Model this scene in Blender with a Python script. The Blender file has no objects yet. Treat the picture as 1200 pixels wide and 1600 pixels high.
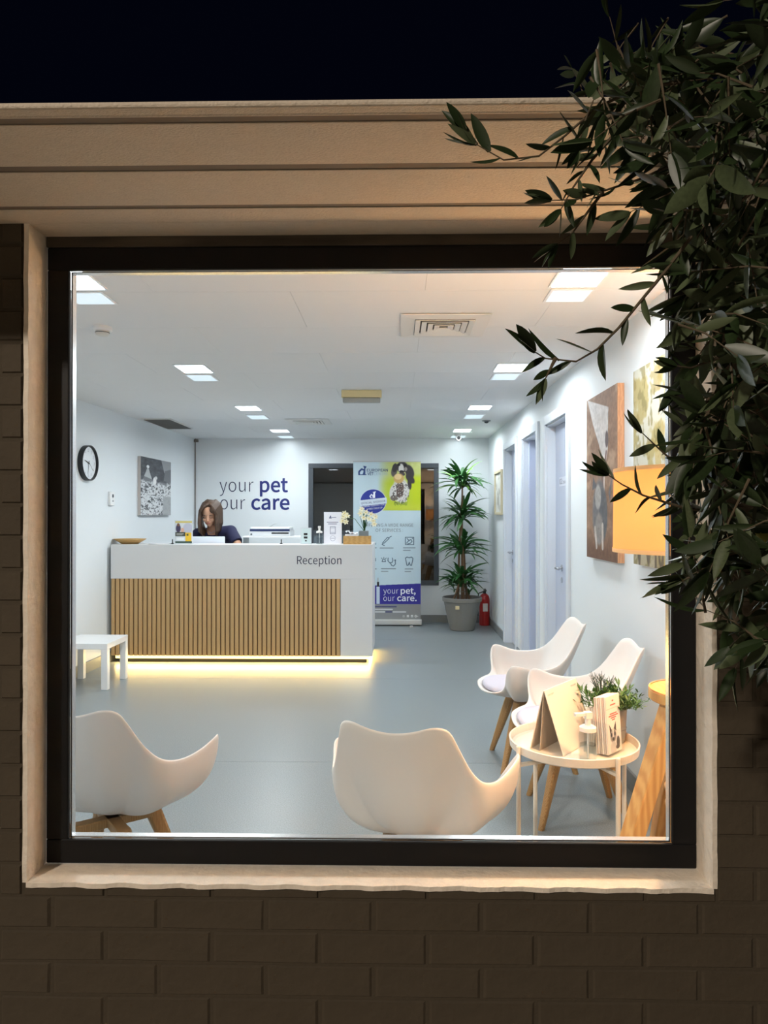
import bpy, bmesh, math, random
import numpy as np
from mathutils import Vector, Matrix, Euler
random.seed(7); rng = np.random.default_rng(7)
S = bpy.context.scene
COL = S.collection
PI = math.pi
# ------------------------------------------------------------------ camera
F_PX, EYE = 1110.0, 1.385
cam_d = bpy.data.cameras.new('camera'); cam = bpy.data.objects.new('camera', cam_d); COL.objects.link(cam)
cam_d.sensor_fit = 'VERTICAL'; cam_d.sensor_height = 36.0; cam_d.sensor_width = 27.0
cam_d.lens = 36.0 * F_PX / 1600.0; cam_d.clip_start = 0.02; cam_d.clip_end = 200
YAW, PITCH = math.radians(1.03), math.radians(0.26)
cam.location = (0, 0, EYE)
cam.rotation_euler = (PI/2 + PITCH, 0, YAW)
S.camera = cam
# ------------------------------------------------------------------ world, added exterior light, exposure
wd = bpy.data.worlds.new('night_sky'); S.world = wd; wd.use_nodes = True
bg = wd.node_tree.nodes['Background']; bg.inputs[0].default_value = (0.12, 0.18, 0.62, 1); bg.inputs[1].default_value = 0.0022
def lamp_data(name, kind, energy, color, **kw):
    l = bpy.data.lights.new(name, kind); l.energy = energy; l.color = color
    for k, v in kw.items(): setattr(l, k, v)
    return l
def add_light(name, l, loc, rot=(0, 0, 0), parent=None):
    o = bpy.data.objects.new(name, l); COL.objects.link(o); o.location = loc; o.rotation_euler = rot
    if parent: o.parent = parent
    return o
# unseen lamp added behind the photographer to brighten brick, sill and soffit
add_light('added_exterior_fill', lamp_data('added_exterior_fill', 'POINT', 780, (1.0, 0.87, 0.72), shadow_soft_size=0.25), (-4.5, -6.2, 6.2))
COOL = (0.91, 0.97, 1.0)
PANEL_W = 6.0; GHOST_W = 1.0; LAMP_W = 40.0; LED_W = 5.0
S.view_settings.view_transform = 'Standard'; S.view_settings.look = 'None'
S.view_settings.exposure = 1.35; S.view_settings.gamma = 1.0
S.view_settings.use_curve_mapping = False
S.cycles.transparent_max_bounces = 24
# ------------------------------------------------------------------ helpers
CM = Euler((PI/2 + PITCH, 0, YAW)).to_matrix()
def at(px, py, Y=None, X=None, Z=None):
    """world point seen at a photo pixel, on the plane Y=, X= or Z="""
    d = CM @ Vector(((px-600)/F_PX, (800-py)/F_PX, -1))
    if Y is not None: t = Y/d.y
    elif X is not None: t = X/d.x
    else: t = (Z-EYE)/d.z
    return Vector((0, 0, EYE)) + d*t
def lin(c):
    return tuple((x/255/12.92 if x/255 <= 0.04045 else ((x/255+0.055)/1.055)**2.4) for x in c)
MATS = {}
def mat(name, rgb=(200, 200, 200), rough=0.5, metal=0.0, noise=0.0, scale=20, bump=0.0, bscale=80, emit=None, es=0, spec=None, trans=0.0, stretch=None, rgb2=None, alpha=None, subs=0):
    if name in MATS: return MATS[name]
    m = bpy.data.materials.new(name); m.use_nodes = True
    nt = m.node_tree; N = nt.nodes; L = nt.links; b = N['Principled BSDF']
    c = lin(rgb); b.inputs['Base Color'].default_value = (*c, 1)
    b.inputs['Roughness'].default_value = rough; b.inputs['Metallic'].default_value = metal
    if spec is not None: b.inputs['Specular IOR Level'].default_value = spec
    if trans: b.inputs['Transmission Weight'].default_value = trans
    if subs: b.inputs['Subsurface Weight'].default_value = subs; b.inputs['Subsurface Radius'].default_value = (0.02, 0.01, 0.006)
    if emit: b.inputs['Emission Color'].default_value = (*lin(emit), 1); b.inputs['Emission Strength'].default_value = es
    if noise or bump:
        tc = N.new('ShaderNodeTexCoord'); mp = N.new('ShaderNodeMapping'); L.new(tc.outputs['Object'], mp.inputs[0])
        if stretch: mp.inputs['Scale'].default_value = stretch
    if noise:
        n = N.new('ShaderNodeTexNoise'); n.inputs['Scale'].default_value = scale; n.inputs['Detail'].default_value = 5
        L.new(mp.outputs[0], n.inputs['Vector'])
        r = N.new('ShaderNodeValToRGB'); r.color_ramp.elements[0].position = 0.3; r.color_ramp.elements[1].position = 0.7
        c2 = lin(rgb2) if rgb2 else tuple(x*(1-noise) for x in c)
        r.color_ramp.elements[0].color = (*c2, 1); r.color_ramp.elements[1].color = (*c, 1)
        L.new(n.outputs['Fac'], r.inputs[0]); L.new(r.outputs[0], b.inputs['Base Color'])
    if bump:
        n2 = N.new('ShaderNodeTexNoise'); n2.inputs['Scale'].default_value = bscale; n2.inputs['Detail'].default_value = 4
        L.new(mp.outputs[0], n2.inputs['Vector'])
        bp = N.new('ShaderNodeBump'); bp.inputs['Strength'].default_value = bump; bp.inputs['Distance'].default_value = 0.004
        L.new(n2.outputs['Fac'], bp.inputs['Height']); L.new(bp.outputs[0], b.inputs['Normal'])
    MATS[name] = m; return m
def vmat(name, rough=0.55):
    if name in MATS: return MATS[name]
    m = mat(name, rough=rough); nt = m.node_tree
    a = nt.nodes.new('ShaderNodeAttribute'); a.attribute_name = 'print'
    nt.links.new(a.outputs['Color'], nt.nodes['Principled BSDF'].inputs['Base Color']); return m
def glass_mat(name, tint=(1, 1, 1), refl=1.0, rough=0.0):
    if name in MATS: return MATS[name]
    m = bpy.data.materials.new(name); m.use_nodes = True; nt = m.node_tree; N = nt.nodes; L = nt.links
    N.remove(N['Principled BSDF']); out = N['Material Output']
    t = N.new('ShaderNodeBsdfTransparent'); t.inputs[0].default_value = (*tint, 1)
    g = N.new('ShaderNodeBsdfGlossy'); g.inputs['Roughness'].default_value = rough
    fr = N.new('ShaderNodeFresnel'); fr.inputs[0].default_value = 1.45
    mu = N.new('ShaderNodeMath'); mu.operation = 'MULTIPLY'; mu.inputs[1].default_value = refl
    mx = N.new('ShaderNodeMixShader'); ge = N.new('ShaderNodeNewGeometry'); sb = N.new('ShaderNodeMath'); sb.operation = 'SUBTRACT'; sb.inputs[0].default_value = 1; L.new(ge.outputs['Backfacing'], sb.inputs[1])
    m2 = N.new('ShaderNodeMath'); m2.operation = 'MULTIPLY'; L.new(sb.outputs[0], m2.inputs[0]); L.new(fr.outputs[0], m2.inputs[1])
    L.new(m2.outputs[0], mu.inputs[0]); L.new(mu.outputs[0], mx.inputs[0])
    L.new(t.outputs[0], mx.inputs[1]); L.new(g.outputs[0], mx.inputs[2]); L.new(mx.outputs[0], out.inputs[0])
    MATS[name] = m; return m
def wood_mat(name, rgb, rgb2, sc=(1, 1, 1), rough=0.45, wscale=6):
    if name in MATS: return MATS[name]
    m = mat(name, rgb, rough); nt = m.node_tree; N = nt.nodes; L = nt.links; b = N['Principled BSDF']
    tc = N.new('ShaderNodeTexCoord'); mp = N.new('ShaderNodeMapping'); mp.inputs['Scale'].default_value = sc
    w = N.new('ShaderNodeTexWave'); w.inputs['Scale'].default_value = wscale; w.inputs['Distortion'].default_value = 7; w.inputs['Detail'].default_value = 3; w.inputs['Detail Scale'].default_value = 1.2
    r = N.new('ShaderNodeValToRGB'); r.color_ramp.elements[0].color = (*lin(rgb), 1); r.color_ramp.elements[1].color = (*lin(rgb2), 1)
    L.new(tc.outputs['Object'], mp.inputs[0]); L.new(mp.outputs[0], w.inputs['Vector']); L.new(w.outputs['Fac'], r.inputs[0]); L.new(r.outputs[0], b.inputs['Base Color'])
    return m
def wmatrix(o):
    M = Matrix.Identity(4)
    while o is not None:
        M = o.matrix_basis @ M; o = o.parent
    return M
def raw_mesh(name, V, F, m, smooth=False):
    me = bpy.data.meshes.new(name); me.from_pydata([tuple(v) for v in V], [], F); me.update()
    if m: me.materials.append(m)
    if smooth: me.shade_smooth()
    return me
def obj(name, V, F, m, parent=None, smooth=False, world=True, bevel=0.0, kind=None, label=None, seg=1):
    if parent is not None and world:
        Mi = wmatrix(parent).inverted(); V = [Mi @ Vector(v) for v in V]
    me = raw_mesh(name, V, F, m, smooth)
    o = bpy.data.objects.new(name, me); COL.objects.link(o)
    if parent is not None: o.parent = parent
    if bevel:
        b = o.modifiers.new('bevel', 'BEVEL'); b.width = bevel; b.segments = seg; b.limit_method = 'ANGLE'
    if kind: o['kind'] = kind
    if label: o['label'] = label
    return o
def thing(name, label, cat, loc=(0, 0, 0), rotz=0, group=None):
    o = bpy.data.objects.new(name, None); COL.objects.link(o); o.empty_display_size = 0.05
    o.location = loc; o.rotation_euler = (0, 0, rotz); tag(o, label, cat, group); return o
def tag(o, label, cat, group=None):
    o['label'] = label; o['category'] = cat
    if group: o['group'] = group
    return o
def struct(name, label=None, loc=(0, 0, 0)):
    o = bpy.data.objects.new(name, None); COL.objects.link(o); o.location = loc; o['kind'] = 'structure'
    if label: o['label'] = label
    return o
def copy_tree(o, parent=None):
    c = o.copy(); COL.objects.link(c); c.parent = parent
    for ch in list(o.children): copy_tree(ch, c)
    return c
class MB:
    def __init__(s): s.V = []; s.F = []
    def box(s, x0, x1, y0, y1, z0, z1, M=None):
        n = len(s.V); P = [Vector((x, y, z)) for z in (z0, z1) for y in (y0, y1) for x in (x0, x1)]
        if M is not None: P = [M @ p for p in P]
        s.V += P
        s.F += [[n+i for i in f] for f in ((0, 2, 3, 1), (4, 5, 7, 6), (0, 1, 5, 4), (2, 6, 7, 3), (0, 4, 6, 2), (1, 3, 7, 5))]; return s
    def tube(s, pts, rad, n=10, caps=True):
        pts = [Vector(p) for p in pts]
        if not hasattr(rad, '__len__'): rad = [rad]*len(pts)
        base = len(s.V); up = Vector((0, 0, 1))
        prev = None
        for i, p in enumerate(pts):
            t = (pts[min(i+1, len(pts)-1)] - pts[max(i-1, 0)]).normalized()
            if prev is None:
                a = t.cross(up)
                if a.length < 0.05: a = t.cross(Vector((0, 1, 0)))
            else: a = prev - t*prev.dot(t)
            a.normalize(); prev = a; b = t.cross(a)
            for k in range(n):
                q = 2*PI*k/n; s.V.append(p + (a*math.cos(q) + b*math.sin(q))*rad[i])
        for i in range(len(pts)-1):
            for k in range(n):
                a0 = base+i*n+k; a1 = base+i*n+(k+1) % n; s.F.append([a0, a1, a1+n, a0+n])
        if caps:
            s.F.append([base+k for k in range(n)][::-1]); s.F.append([base+(len(pts)-1)*n+k for k in range(n)])
        return s
    def lathe(s, prof, c=(0, 0, 0), n=32, M=None, caps=True):
        base = len(s.V); c = Vector(c)
        for r, z in prof:
            for k in range(n):
                q = 2*PI*k/n; p = Vector((r*math.cos(q), r*math.sin(q), z))
                if M is not None: p = M @ p
                s.V.append(c+p)
        for i in range(len(prof)-1):
            for k in range(n):
                a0 = base+i*n+k; a1 = base+i*n+(k+1) % n; s.F.append([a0, a1, a1+n, a0+n])
        if caps:
            s.F.append([base+k for k in range(n)][::-1]); s.F.append([base+(len(prof)-1)*n+k for k in range(n)])
        return s
    def ell(s, c, r, M=None, n=16, m=10):
        prof = []
        base = len(s.V); c = Vector(c)
        for i in range(1, m):
            ph = PI*i/m
            for k in range(n):
                q = 2*PI*k/n; p = Vector((r[0]*math.sin(ph)*math.cos(q), r[1]*math.sin(ph)*math.sin(q), -r[2]*math.cos(ph)))
                if M is not None: p = M @ p
                s.V.append(c+p)
        for i in range(m-2):
            for k in range(n):
                a0 = base+i*n+k; a1 = base+i*n+(k+1) % n; s.F.append([a0, a1, a1+n, a0+n])
        for z, row, fl in ((-r[2], 0, True), (r[2], m-2, False)):
            p = Vector((0, 0, z)); p = M @ p if M is not None else p
            s.V.append(c+p); t = len(s.V)-1
            for k in range(n):
                a0 = base+row*n+k; a1 = base+row*n+(k+1) % n; s.F.append([t, a1, a0] if fl else [t, a0, a1])
        return s
    def cone(s, a, b, ra, rb, n=14):
        """tapered capsule"""
        a = Vector(a); b = Vector(b); s.tube([a, b], [ra, rb], n); s.ell(a, (ra, ra, ra), n=n, m=8); s.ell(b, (rb, rb, rb), n=n, m=8); return s
    def poly(s, pts, t=None):
        n = len(s.V); s.V += [Vector(p) for p in pts]; s.F.append(list(range(n, n+len(pts)))); return s
    def make(s, name, m, parent=None, **k): return obj(name, s.V, s.F, m, parent, **k)
def frame4(name, m, parent, x0, x1, z0, z1, w, y0, y1, **k):
    """four members round an opening in an XZ plane, inner size w narrower"""
    MB().box(x0, x1, y0, y1, z1-w, z1).make(name, m, parent, **k); MB().box(x0, x1, y0, y1, z0, z0+w).make(name, m, parent, **k)
    MB().box(x0, x0+w, y0, y1, z0+w, z1-w).make(name, m, parent, **k); MB().box(x1-w, x1, y0, y1, z0+w, z1-w).make(name, m, parent, **k)
def basis(o, r, u):
    r = Vector(r).normalized(); u = Vector(u).normalized(); n = r.cross(u)
    M = Matrix.Identity(4)
    for i in range(3): M[i][0] = r[i]; M[i][1] = u[i]; M[i][2] = n[i]; M[i][3] = o[i]
    return M
FONTS = {}
def font():
    if 'f' not in FONTS:
        try: FONTS['f'] = bpy.data.fonts.load(bpy.utils.system_resource('DATAFILES') + '/fonts/Noto Sans CJK Regular.woff2')
        except Exception: FONTS['f'] = None
    return FONTS['f']
def text(s, M, w, h, m, parent, name='lettering', bold=0.0, ext=0.0006, align='L', cap=True):
    """lettering as a mesh: stretched to width w and letter height h, at matrix M (x right, y up)"""
    if 'cap' not in FONTS:
        c = bpy.data.curves.new('tmp', 'FONT'); c.body = 'H'; c.size = 1
        if font(): c.font = font()
        t = bpy.data.objects.new('tmp', c); COL.objects.link(t); bpy.context.view_layer.update(); me = t.evaluated_get(bpy.context.evaluated_depsgraph_get()).to_mesh()
        FONTS['cap'] = max(v.co.y for v in me.vertices); bpy.data.objects.remove(t); bpy.data.curves.remove(c)
    hc = FONTS['cap']
    c = bpy.data.curves.new(name, 'FONT'); c.body = s; c.size = 1; c.offset = bold*hc/.7; c.extrude = 0; c.resolution_u = 4
    if font(): c.font = font()
    t = bpy.data.objects.new('tmp', c); COL.objects.link(t)
    dg = bpy.context.evaluated_depsgraph_get(); me = bpy.data.meshes.new_from_object(t.evaluated_get(dg))
    bpy.data.objects.remove(t); bpy.data.curves.remove(c)
    xs = [v.co.x for v in me.vertices]; x0, x1 = min(xs), max(xs)
    sx = w/(x1-x0); sy = h/hc
    Mi = wmatrix(parent).inverted() if parent else Matrix.Identity(4)
    for v in me.vertices: v.co = Mi @ (M @ Vector(((v.co.x-x0)*sx, v.co.y*sy, 0)))
    me.materials.clear(); me.materials.append(m); me.name = name
    o = bpy.data.objects.new(name, me); COL.objects.link(o); o.parent = parent; return o
def vnoise(x, y, sc, seed=0):
    r = np.random.default_rng(seed); g = r.random((64, 64)); x = np.asarray(x)*sc; y = np.asarray(y)*sc
    xi = np.floor(x).astype(int); yi = np.floor(y).astype(int); fx = x-xi; fy = y-yi; fx = fx*fx*(3-2*fx); fy = fy*fy*(3-2*fy)
    a = g[xi % 64, yi % 64]; b = g[(xi+1) % 64, yi % 64]; c = g[xi % 64, (yi+1) % 64]; d = g[(xi+1) % 64, (yi+1) % 64]
    return (a*(1-fx)+b*fx)*(1-fy)+(c*(1-fx)+d*fx)*fy
def fbm(x, y, sc, seed=0, o=4): return sum(vnoise(x, y, sc*2**i, seed+i)/2**(i+1) for i in range(o))/(1-0.5**o)
def sm(a, b, x): t = np.clip((x-a)/(b-a), 0, 1); return t*t*(3-2*t)
class Paint:
    def __init__(s, nx, ny, x0, x1, y0, y1):   # pixel-like units, y0 = top
        u = np.linspace(0, 1, nx); v = np.linspace(0, 1, ny); s.nx, s.ny = nx, ny
        X, Y = np.meshgrid(x0+(x1-x0)*u, y1+(y0-y1)*v); s.X, s.Y = X, Y; s.C = np.zeros((ny, nx, 3))
        s.px = abs(x1-x0)/nx
    def put(s, mask, c, a=1.0):
        mask = np.clip(mask, 0, 1)[..., None]*a; s.C = s.C*(1-mask)+np.array(c, float)*mask; return s
    def ell(s, cx, cy, rx, ry, c, rot=0, soft=0.15, a=1.0):
        co, si = math.cos(rot), math.sin(rot); dx = s.X-cx; dy = s.Y-cy
        d = np.sqrt(((dx*co+dy*si)/rx)**2+((-dx*si+dy*co)/ry)**2); return s.put(1-sm(1-soft, 1+soft, d), c, a)
    def rect(s, x0, x1, y0, y1, c, a=1.0): return s.put(((s.X >= x0) & (s.X <= x1) & (s.Y >= y0) & (s.Y <= y1)).astype(float), c, a)
    def line(s, pts, w, c, a=1.0):
        D = np.full(s.X.shape, 1e9)
        for (x0, y0), (x1, y1) in zip(pts, pts[1:]):
            dx, dy = x1-x0, y1-y0; t = np.clip(((s.X-x0)*dx+(s.Y-y0)*dy)/(dx*dx+dy*dy+1e-9), 0, 1)
            D = np.minimum(D, np.hypot(s.X-x0-t*dx, s.Y-y0-t*dy))
        return s.put(1-sm(w*0.5, w*0.5+s.px, D), c, a)
    def polyf(s, pts, c, a=1.0):
        ins = np.zeros(s.X.shape, bool); n = len(pts)
        for i in range(n):
            x0, y0 = pts[i]; x1, y1 = pts[(i+1) % n]
            if y0 == y1: continue
            ins ^= ((y0 > s.Y) != (y1 > s.Y)) & (s.X < (x1-x0)*(s.Y-y0)/(y1-y0)+x0)
        return s.put(ins.astype(float), c, a)
    def make(s, name, M, w, h, parent, rough=0.55, label=None):
        me = bpy.data.meshes.new(name); nx, ny = s.nx, s.ny
        gx, gy = np.meshgrid(np.linspace(0, w, nx), np.linspace(0, h, ny)); P = np.stack([gx, gy, np.zeros_like(gx), np.ones_like(gx)], -1).reshape(-1, 4)
        MM = np.array((wmatrix(parent).inverted() if parent else Matrix.Identity(4)) @ M); P = (P @ MM.T)[:, :3]
        i = (np.arange(ny-1)[:, None]*nx+np.arange(nx-1)[None, :]).reshape(-1); F = np.stack([i, i+1, i+1+nx, i+nx], -1)
        me.from_pydata(P.tolist(), [], F.tolist())
        c = np.clip(s.C/255, 0, 1); c = np.where(c <= 0.04045, c/12.92, ((c+0.055)/1.055)**2.4).reshape(-1, 3)
        at_ = me.color_attributes.new('print', 'FLOAT_COLOR', 'POINT'); at_.data.foreach_set('color', np.concatenate([c, np.ones((len(c), 1))], 1).ravel().astype(np.float32))
        me.materials.append(vmat('printed_surface_%d' % int(rough*100), rough)); me.update()
        o = bpy.data.objects.new(name, me); COL.objects.link(o); o.parent = parent
        if label: o['label'] = label
        return o
# ------------------------------------------------------------------ materials
M_wall = mat('white_wall_paint', (226, 231, 234), 0.6, bump=0.08, bscale=140)
M_ceil = mat('white_ceiling_board', (228, 228, 228), 0.7)
M_joint = mat('ceiling_joint', (186, 186, 184), 0.8)
M_floor = mat('grey_vinyl', (143, 150, 152), 0.33, noise=0.25, scale=170, rgb2=(112, 119, 121), spec=0.45)
M_seam = mat('floor_seam', (104, 110, 113), 0.6)
M_base = mat('grey_skirting', (128, 132, 134), 0.5)
M_brick = mat('painted_brick', (80, 70, 56), 0.85, noise=0.18, scale=9, bump=0.5, bscale=60)
M_mortar = mat('painted_mortar', (74, 65, 52), 0.9, bump=0.5, bscale=90)
M_render = mat('cream_render', (250, 238, 222), 0.85, noise=0.12, scale=30, bump=0.9, bscale=70)
M_board = mat('cream_soffit_board', (218, 204, 186), 0.75, noise=0.08, scale=60, bump=0.6, bscale=180, stretch=(1, 3, 1))
M_gap = mat('soffit_gap', (126, 114, 102), 0.85)
M_frame = mat('black_aluminium', (13, 13, 16), 0.5, spec=.3, noise=0.15, scale=40)
M_white = mat('white_satin', (236, 236, 236), 0.35)
M_plastic = mat('white_chair_plastic', (232, 226, 220), 0.38)
M_cush = mat('lilac_grey_cushion', (208, 202, 214), 0.75, bump=0.15, bscale=300)
M_leg = wood_mat('beech_leg', (178, 140, 92), (154, 114, 70), (14, 14, 1.5))
M_pine = wood_mat('pine_lamp_wood', (222, 172, 104), (200, 144, 80), (5, 5, .7), wscale=3)
M_slat = wood_mat('oak_slat', (200, 164, 114), (186, 148, 98), (30, 30, 1.2), 0.55)
M_slatback = mat('dark_slat_backing', (104, 78, 48), 0.8)
M_desk = mat('white_desk_laminate', (214, 214, 214), 0.4)
M_door = mat('pale_grey_door', (190, 197, 216), 0.42)
M_casing = mat('white_casing', (214, 219, 226), 0.4)
M_chrome = mat('chrome', (190, 190, 192), 0.25, 1.0)
M_alu = mat('aluminium', (200, 202, 204), 0.35, 0.9)
M_black = mat('black_plastic', (22, 22, 24), 0.4)
M_navy = mat('navy_ink', (28, 40, 112), 0.5)
M_navy2 = mat('navy_thin_ink', (40, 48, 78), 0.5)
M_blueblk = mat('navy_black_ink', (30, 32, 62), 0.5)
M_inkw = mat('white_ink', (240, 242, 250), 0.5)
M_inkg = mat('grey_ink', (96, 104, 112), 0.5)
M_red = mat('red_ink', (190, 80, 60), 0.5)
M_paper = mat('white_paper', (240, 240, 244), 0.6)
M_glass = glass_mat('window_glass', (0.97, 0.98, 0.98), 0.35)
M_acryl = glass_mat('clear_acrylic', (0.95, 0.97, 0.98), 1.0)
M_green = mat('green_leaf', (52, 104, 50), 0.45, noise=0.35, scale=6)
M_green2 = mat('young_green_leaf', (96, 150, 48), 0.45)
M_stem = mat('brown_stem', (110, 84, 60), 0.8, bump=0.6, bscale=60)
# ------------------------------------------------------------------ setting: numbers
YF, YI = 1.50, 1.62           # outer brick face, inner face of the front wall
YB = 9.20; XR = 1.186; ZC = 2.38
def XL(y): return -2.74 + (y-6.0)*0.034
OX0, OX1, OZ0, OZ1 = -0.786, 0.660, 0.605, 2.010     # window opening
ZS = 2.007                    # soffit height
# front wall: core with opening, plaster inside
wf = struct('wall_front', 'painted brick outer wall around the picture window')
m = MB()
XO0, XO1 = -3.2, 2.2
c0, c1 = YF+0.004, YI
m.box(XO0, OX0, c0, c1, 0, 2.12); m.box(OX1, XO1, c0, c1, 0, 2.12); m.box(OX0, OX1, c0, c1, 0, OZ0); m.box(OX0, OX1, c0, c1, OZ1, 2.12)
m.make('wall_core', M_mortar, wf)
m = MB(); p0, p1 = YI, YI+0.006
m.box(XO0, OX0, p0, p1, 0, 2.14); m.box(OX1, XO1, p0, p1, 0, 2.14); m.box(OX0, OX1, p0, p1, 0, OZ0); m.box(OX0, OX1, p0, p1, OZ1, 2.14)
m.make('inner_plaster', M_wall, wf)
# bricks one by one
CH, BL = 0.0695, 0.228
brick_me = []
for k in range(4):
    b = MB(); w, h = BL-0.006, CH-0.006; j = lambda: random.uniform(-0.0014, 0.0014)
    V = [(-w/2+j(), 0, -h/2+j()), (w/2+j(), 0, -h/2+j()), (w/2+j(), 0, h/2+j()), (-w/2+j(), 0, h/2+j())]
    Fv = [(x*(1-0.010/w*1.2), -0.004+j()*0.4, z*(1-0.007/h)) for x, _, z in V]
    P = [Vector(v) for v in V+Fv]; F = [[4, 5, 6, 7], [0, 1, 5, 4], [1, 2, 6, 5], [2, 3, 7, 6], [3, 0, 4, 7]]
    brick_me.append(raw_mesh('brick', P, F, M_brick))
def cut_brick(x0, x1, z, h):
    x0 += 0.003; x1 -= 0.003
    V = [(x0, c0, z-h/2), (x1, c0, z-h/2), (x1, c0, z+h/2), (x0, c0, z+h/2)]
    Fv = [(x0+.003, c0-.004, z-h/2+.003), (x1-.003, c0-.004, z-h/2+.003), (x1-.003, c0-.004, z+h/2-.003), (x0+.003, c0-.004, z+h/2-.003)]
    obj('brick', V+Fv, [[4, 5, 6, 7], [0, 1, 5, 4], [1, 2, 6, 5], [2, 3, 7, 6], [3, 0, 4, 7]], M_brick, wf)
EDGE_L, EDGE_R, EDGE_B = OX0-0.010, OX1+0.010, OZ0-0.010
Z1 = 0.574
for r in range(-5, 21):
    zb_ = Z1 + r*CH; z = zb_+CH/2; off = (r % 2)*BL/2 + 0.075
    if z > ZS+.02: break
    x = -1.15 + off - BL
    while x < 1.10:
        a, b = x, x+BL; x += BL
        if b < -1.05 or a > 1.05: continue
        segs = [(a, b)]
        if r >= 0: segs = [q for q in ((a, min(b, EDGE_L)), (max(a, EDGE_R), b)) if q[1]-q[0] > 0.03]
        if r == 0 and b > EDGE_L and a < EDGE_R: cut_brick(max(a, EDGE_L), min(b, EDGE_R), Z1+.0105, .0185)
        for (s0, s1) in segs:
            if s1-s0 > BL-0.001:
                o = bpy.data.objects.new('brick', random.choice(brick_me)); COL.objects.link(o); o.parent = wf
                o.location = ((s0+s1)/2, c0+random.uniform(0, .0012), z+random.uniform(-.0008, .0008)); o.rotation_euler = (0, random.uniform(-.004, .004), 0)
            else: cut_brick(s0, s1, z, CH-.006)
# rendered reveals with a ragged outer arris
def ragged(name, label, pts_front, pts_back, nseg, amp):
    V = []; F = []
    A, B = [Vector(p) for p in pts_front]; C, D = [Vector(p) for p in pts_back]
    o = struct(name, label)
    out = (A+B-C-D); 
    for i in range(nseg+1):
        t = i/nseg; f = A.lerp(B, t); bk = C.lerp(D, t); d = (f-bk).normalized()
        n = (B-A).normalized().cross(d)
        k = amp*(random.random()-0.5) + amp*0.8*math.sin(i*0.7)
        V += [bk, f + d*k*0.5, f + d*(k*0.5) + n*0]
        V[-1] = f + d*k*0.5 + (NRM[name]*0.010)
    for i in range(nseg):
        a = 3*i; F += [[a, a+3, a+4, a+1], [a+1, a+4, a+5, a+2]]
    obj('render_coat', V, F, M_render, o); return o
NRM = {'trim_1': Vector((-1, 0, 0)), 'trim_2': Vector((1, 0, 0)), 'trim_3': Vector((0, 0, -1))}
FY = 1.574
ragged('trim_1', 'cream rendered left reveal of the window opening', [(OX0+.001, YF-.002, OZ0), (OX0+.001, YF-.002, OZ1)], [(OX0+.001, YI, OZ0), (OX0+.001, YI, OZ1)], 90, 0.003)
ragged('trim_2', 'cream rendered right reveal of the window opening', [(OX1-.001, YF-.002, OZ0), (OX1-.001, YF-.002, OZ1)], [(OX1-.001, YI, OZ0), (OX1-.001, YI, OZ1)], 90, 0.003)
ragged('trim_3', 'rough cream rendered sill under the window', [(OX0, YF-.004, OZ0+.001), (OX1, YF-.004, OZ0+.001)], [(OX0, YI, OZ0+.001), (OX1, YI, OZ0+.001)], 110, 0.006)
# canopy soffit with four boards
cp = struct('canopy', 'cream boarded canopy soffit over the window')
edges = [1.118, 1.150, 1.262, 1.418, 1.570]
ys = [(1.113, 1.262-0.0), (1.262, 1.418), (1.418, 1.575)]
MB().box(XO0, XO1, 1.094, c0, ZS+0.0022, ZS+0.0095).make('canopy_deck', M_gap, cp)
for (a, b) in ((1.121, 1.254), (1.276, 1.416), (1.432, 1.499)):
    MB().box(XO0, XO1, a, b, ZS, ZS+0.0021).make('soffit_board', M_board, cp, bevel=0.001)
MB().box(OX0, OX1, 1.499, 1.572, ZS, ZS+0.004).make('soffit_board', M_board, cp)
MB().box(XO0, XO1, 1.070, 1.093, ZS-0.002, ZS+0.008).make('fascia_board', M_board, cp, bevel=0.004, seg=2)
MB().tube([(XO0, 1.0955, ZS+0.003), (XO1, 1.0955, ZS+0.003)], 0.0055, 8).make('fascia_bead', M_board, cp)
MB().box(XO0, XO1, 1.094, YI, ZS+0.0096, ZS+0.0125).make('canopy_roof', M_gap, cp)
# ------------------------------------------------------------------ window_1
wn = struct('window_1', 'large black framed fixed picture window')
gx0 = at(107, 800, Y=FY).x; gx1 = at(1050, 800, Y=FY).x; gz0 = at(600, 1316, Y=FY).z; gz1 = at(600, 419, Y=FY).z
fx0, fx1, fz0, fz1 = OX0+0.004, OX1-0.002, OZ0+0.004, 1.984
for bx in ((fx0, fx1, gz1, fz1), (fx0, fx1, fz0, gz0), (fx0, gx0, gz0, gz1), (gx1, fx1, gz0, gz1)):
    MB().box(bx[0], bx[1], FY, FY+0.012, bx[2], bx[3]).make('window_frame', M_frame, wn, bevel=0.002)
MB().box(fx0, fx1, FY-0.004, YI-0.01, fz1, ZS-0.0005).make('head_strip', mat('weathered_head_strip', (96, 86, 74), 0.9, noise=0.6, scale=5, stretch=(1, 1, 6)), wn)
M_spacer = mat('silver_spacer', (225, 225, 225), 0.25, 0.9)
e = 0.0035
MB().box(gx0, gx0+e, FY+.012, FY+.03, gz0, gz1).box(gx1-e, gx1, FY+.012, FY+.03, gz0, gz1).box(gx0, gx1, FY+.012, FY+.03, gz1-e*.7, gz1).box(gx0, gx1, FY+.012, FY+.03, gz0, gz0+e).make('glazing_spacer', M_spacer, wn)
MB().box(gx0-.02, gx1+.02, FY+.0125, FY+.0165, gz0-.02, gz1+.02).make('glass_pane', M_glass, wn)
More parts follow.
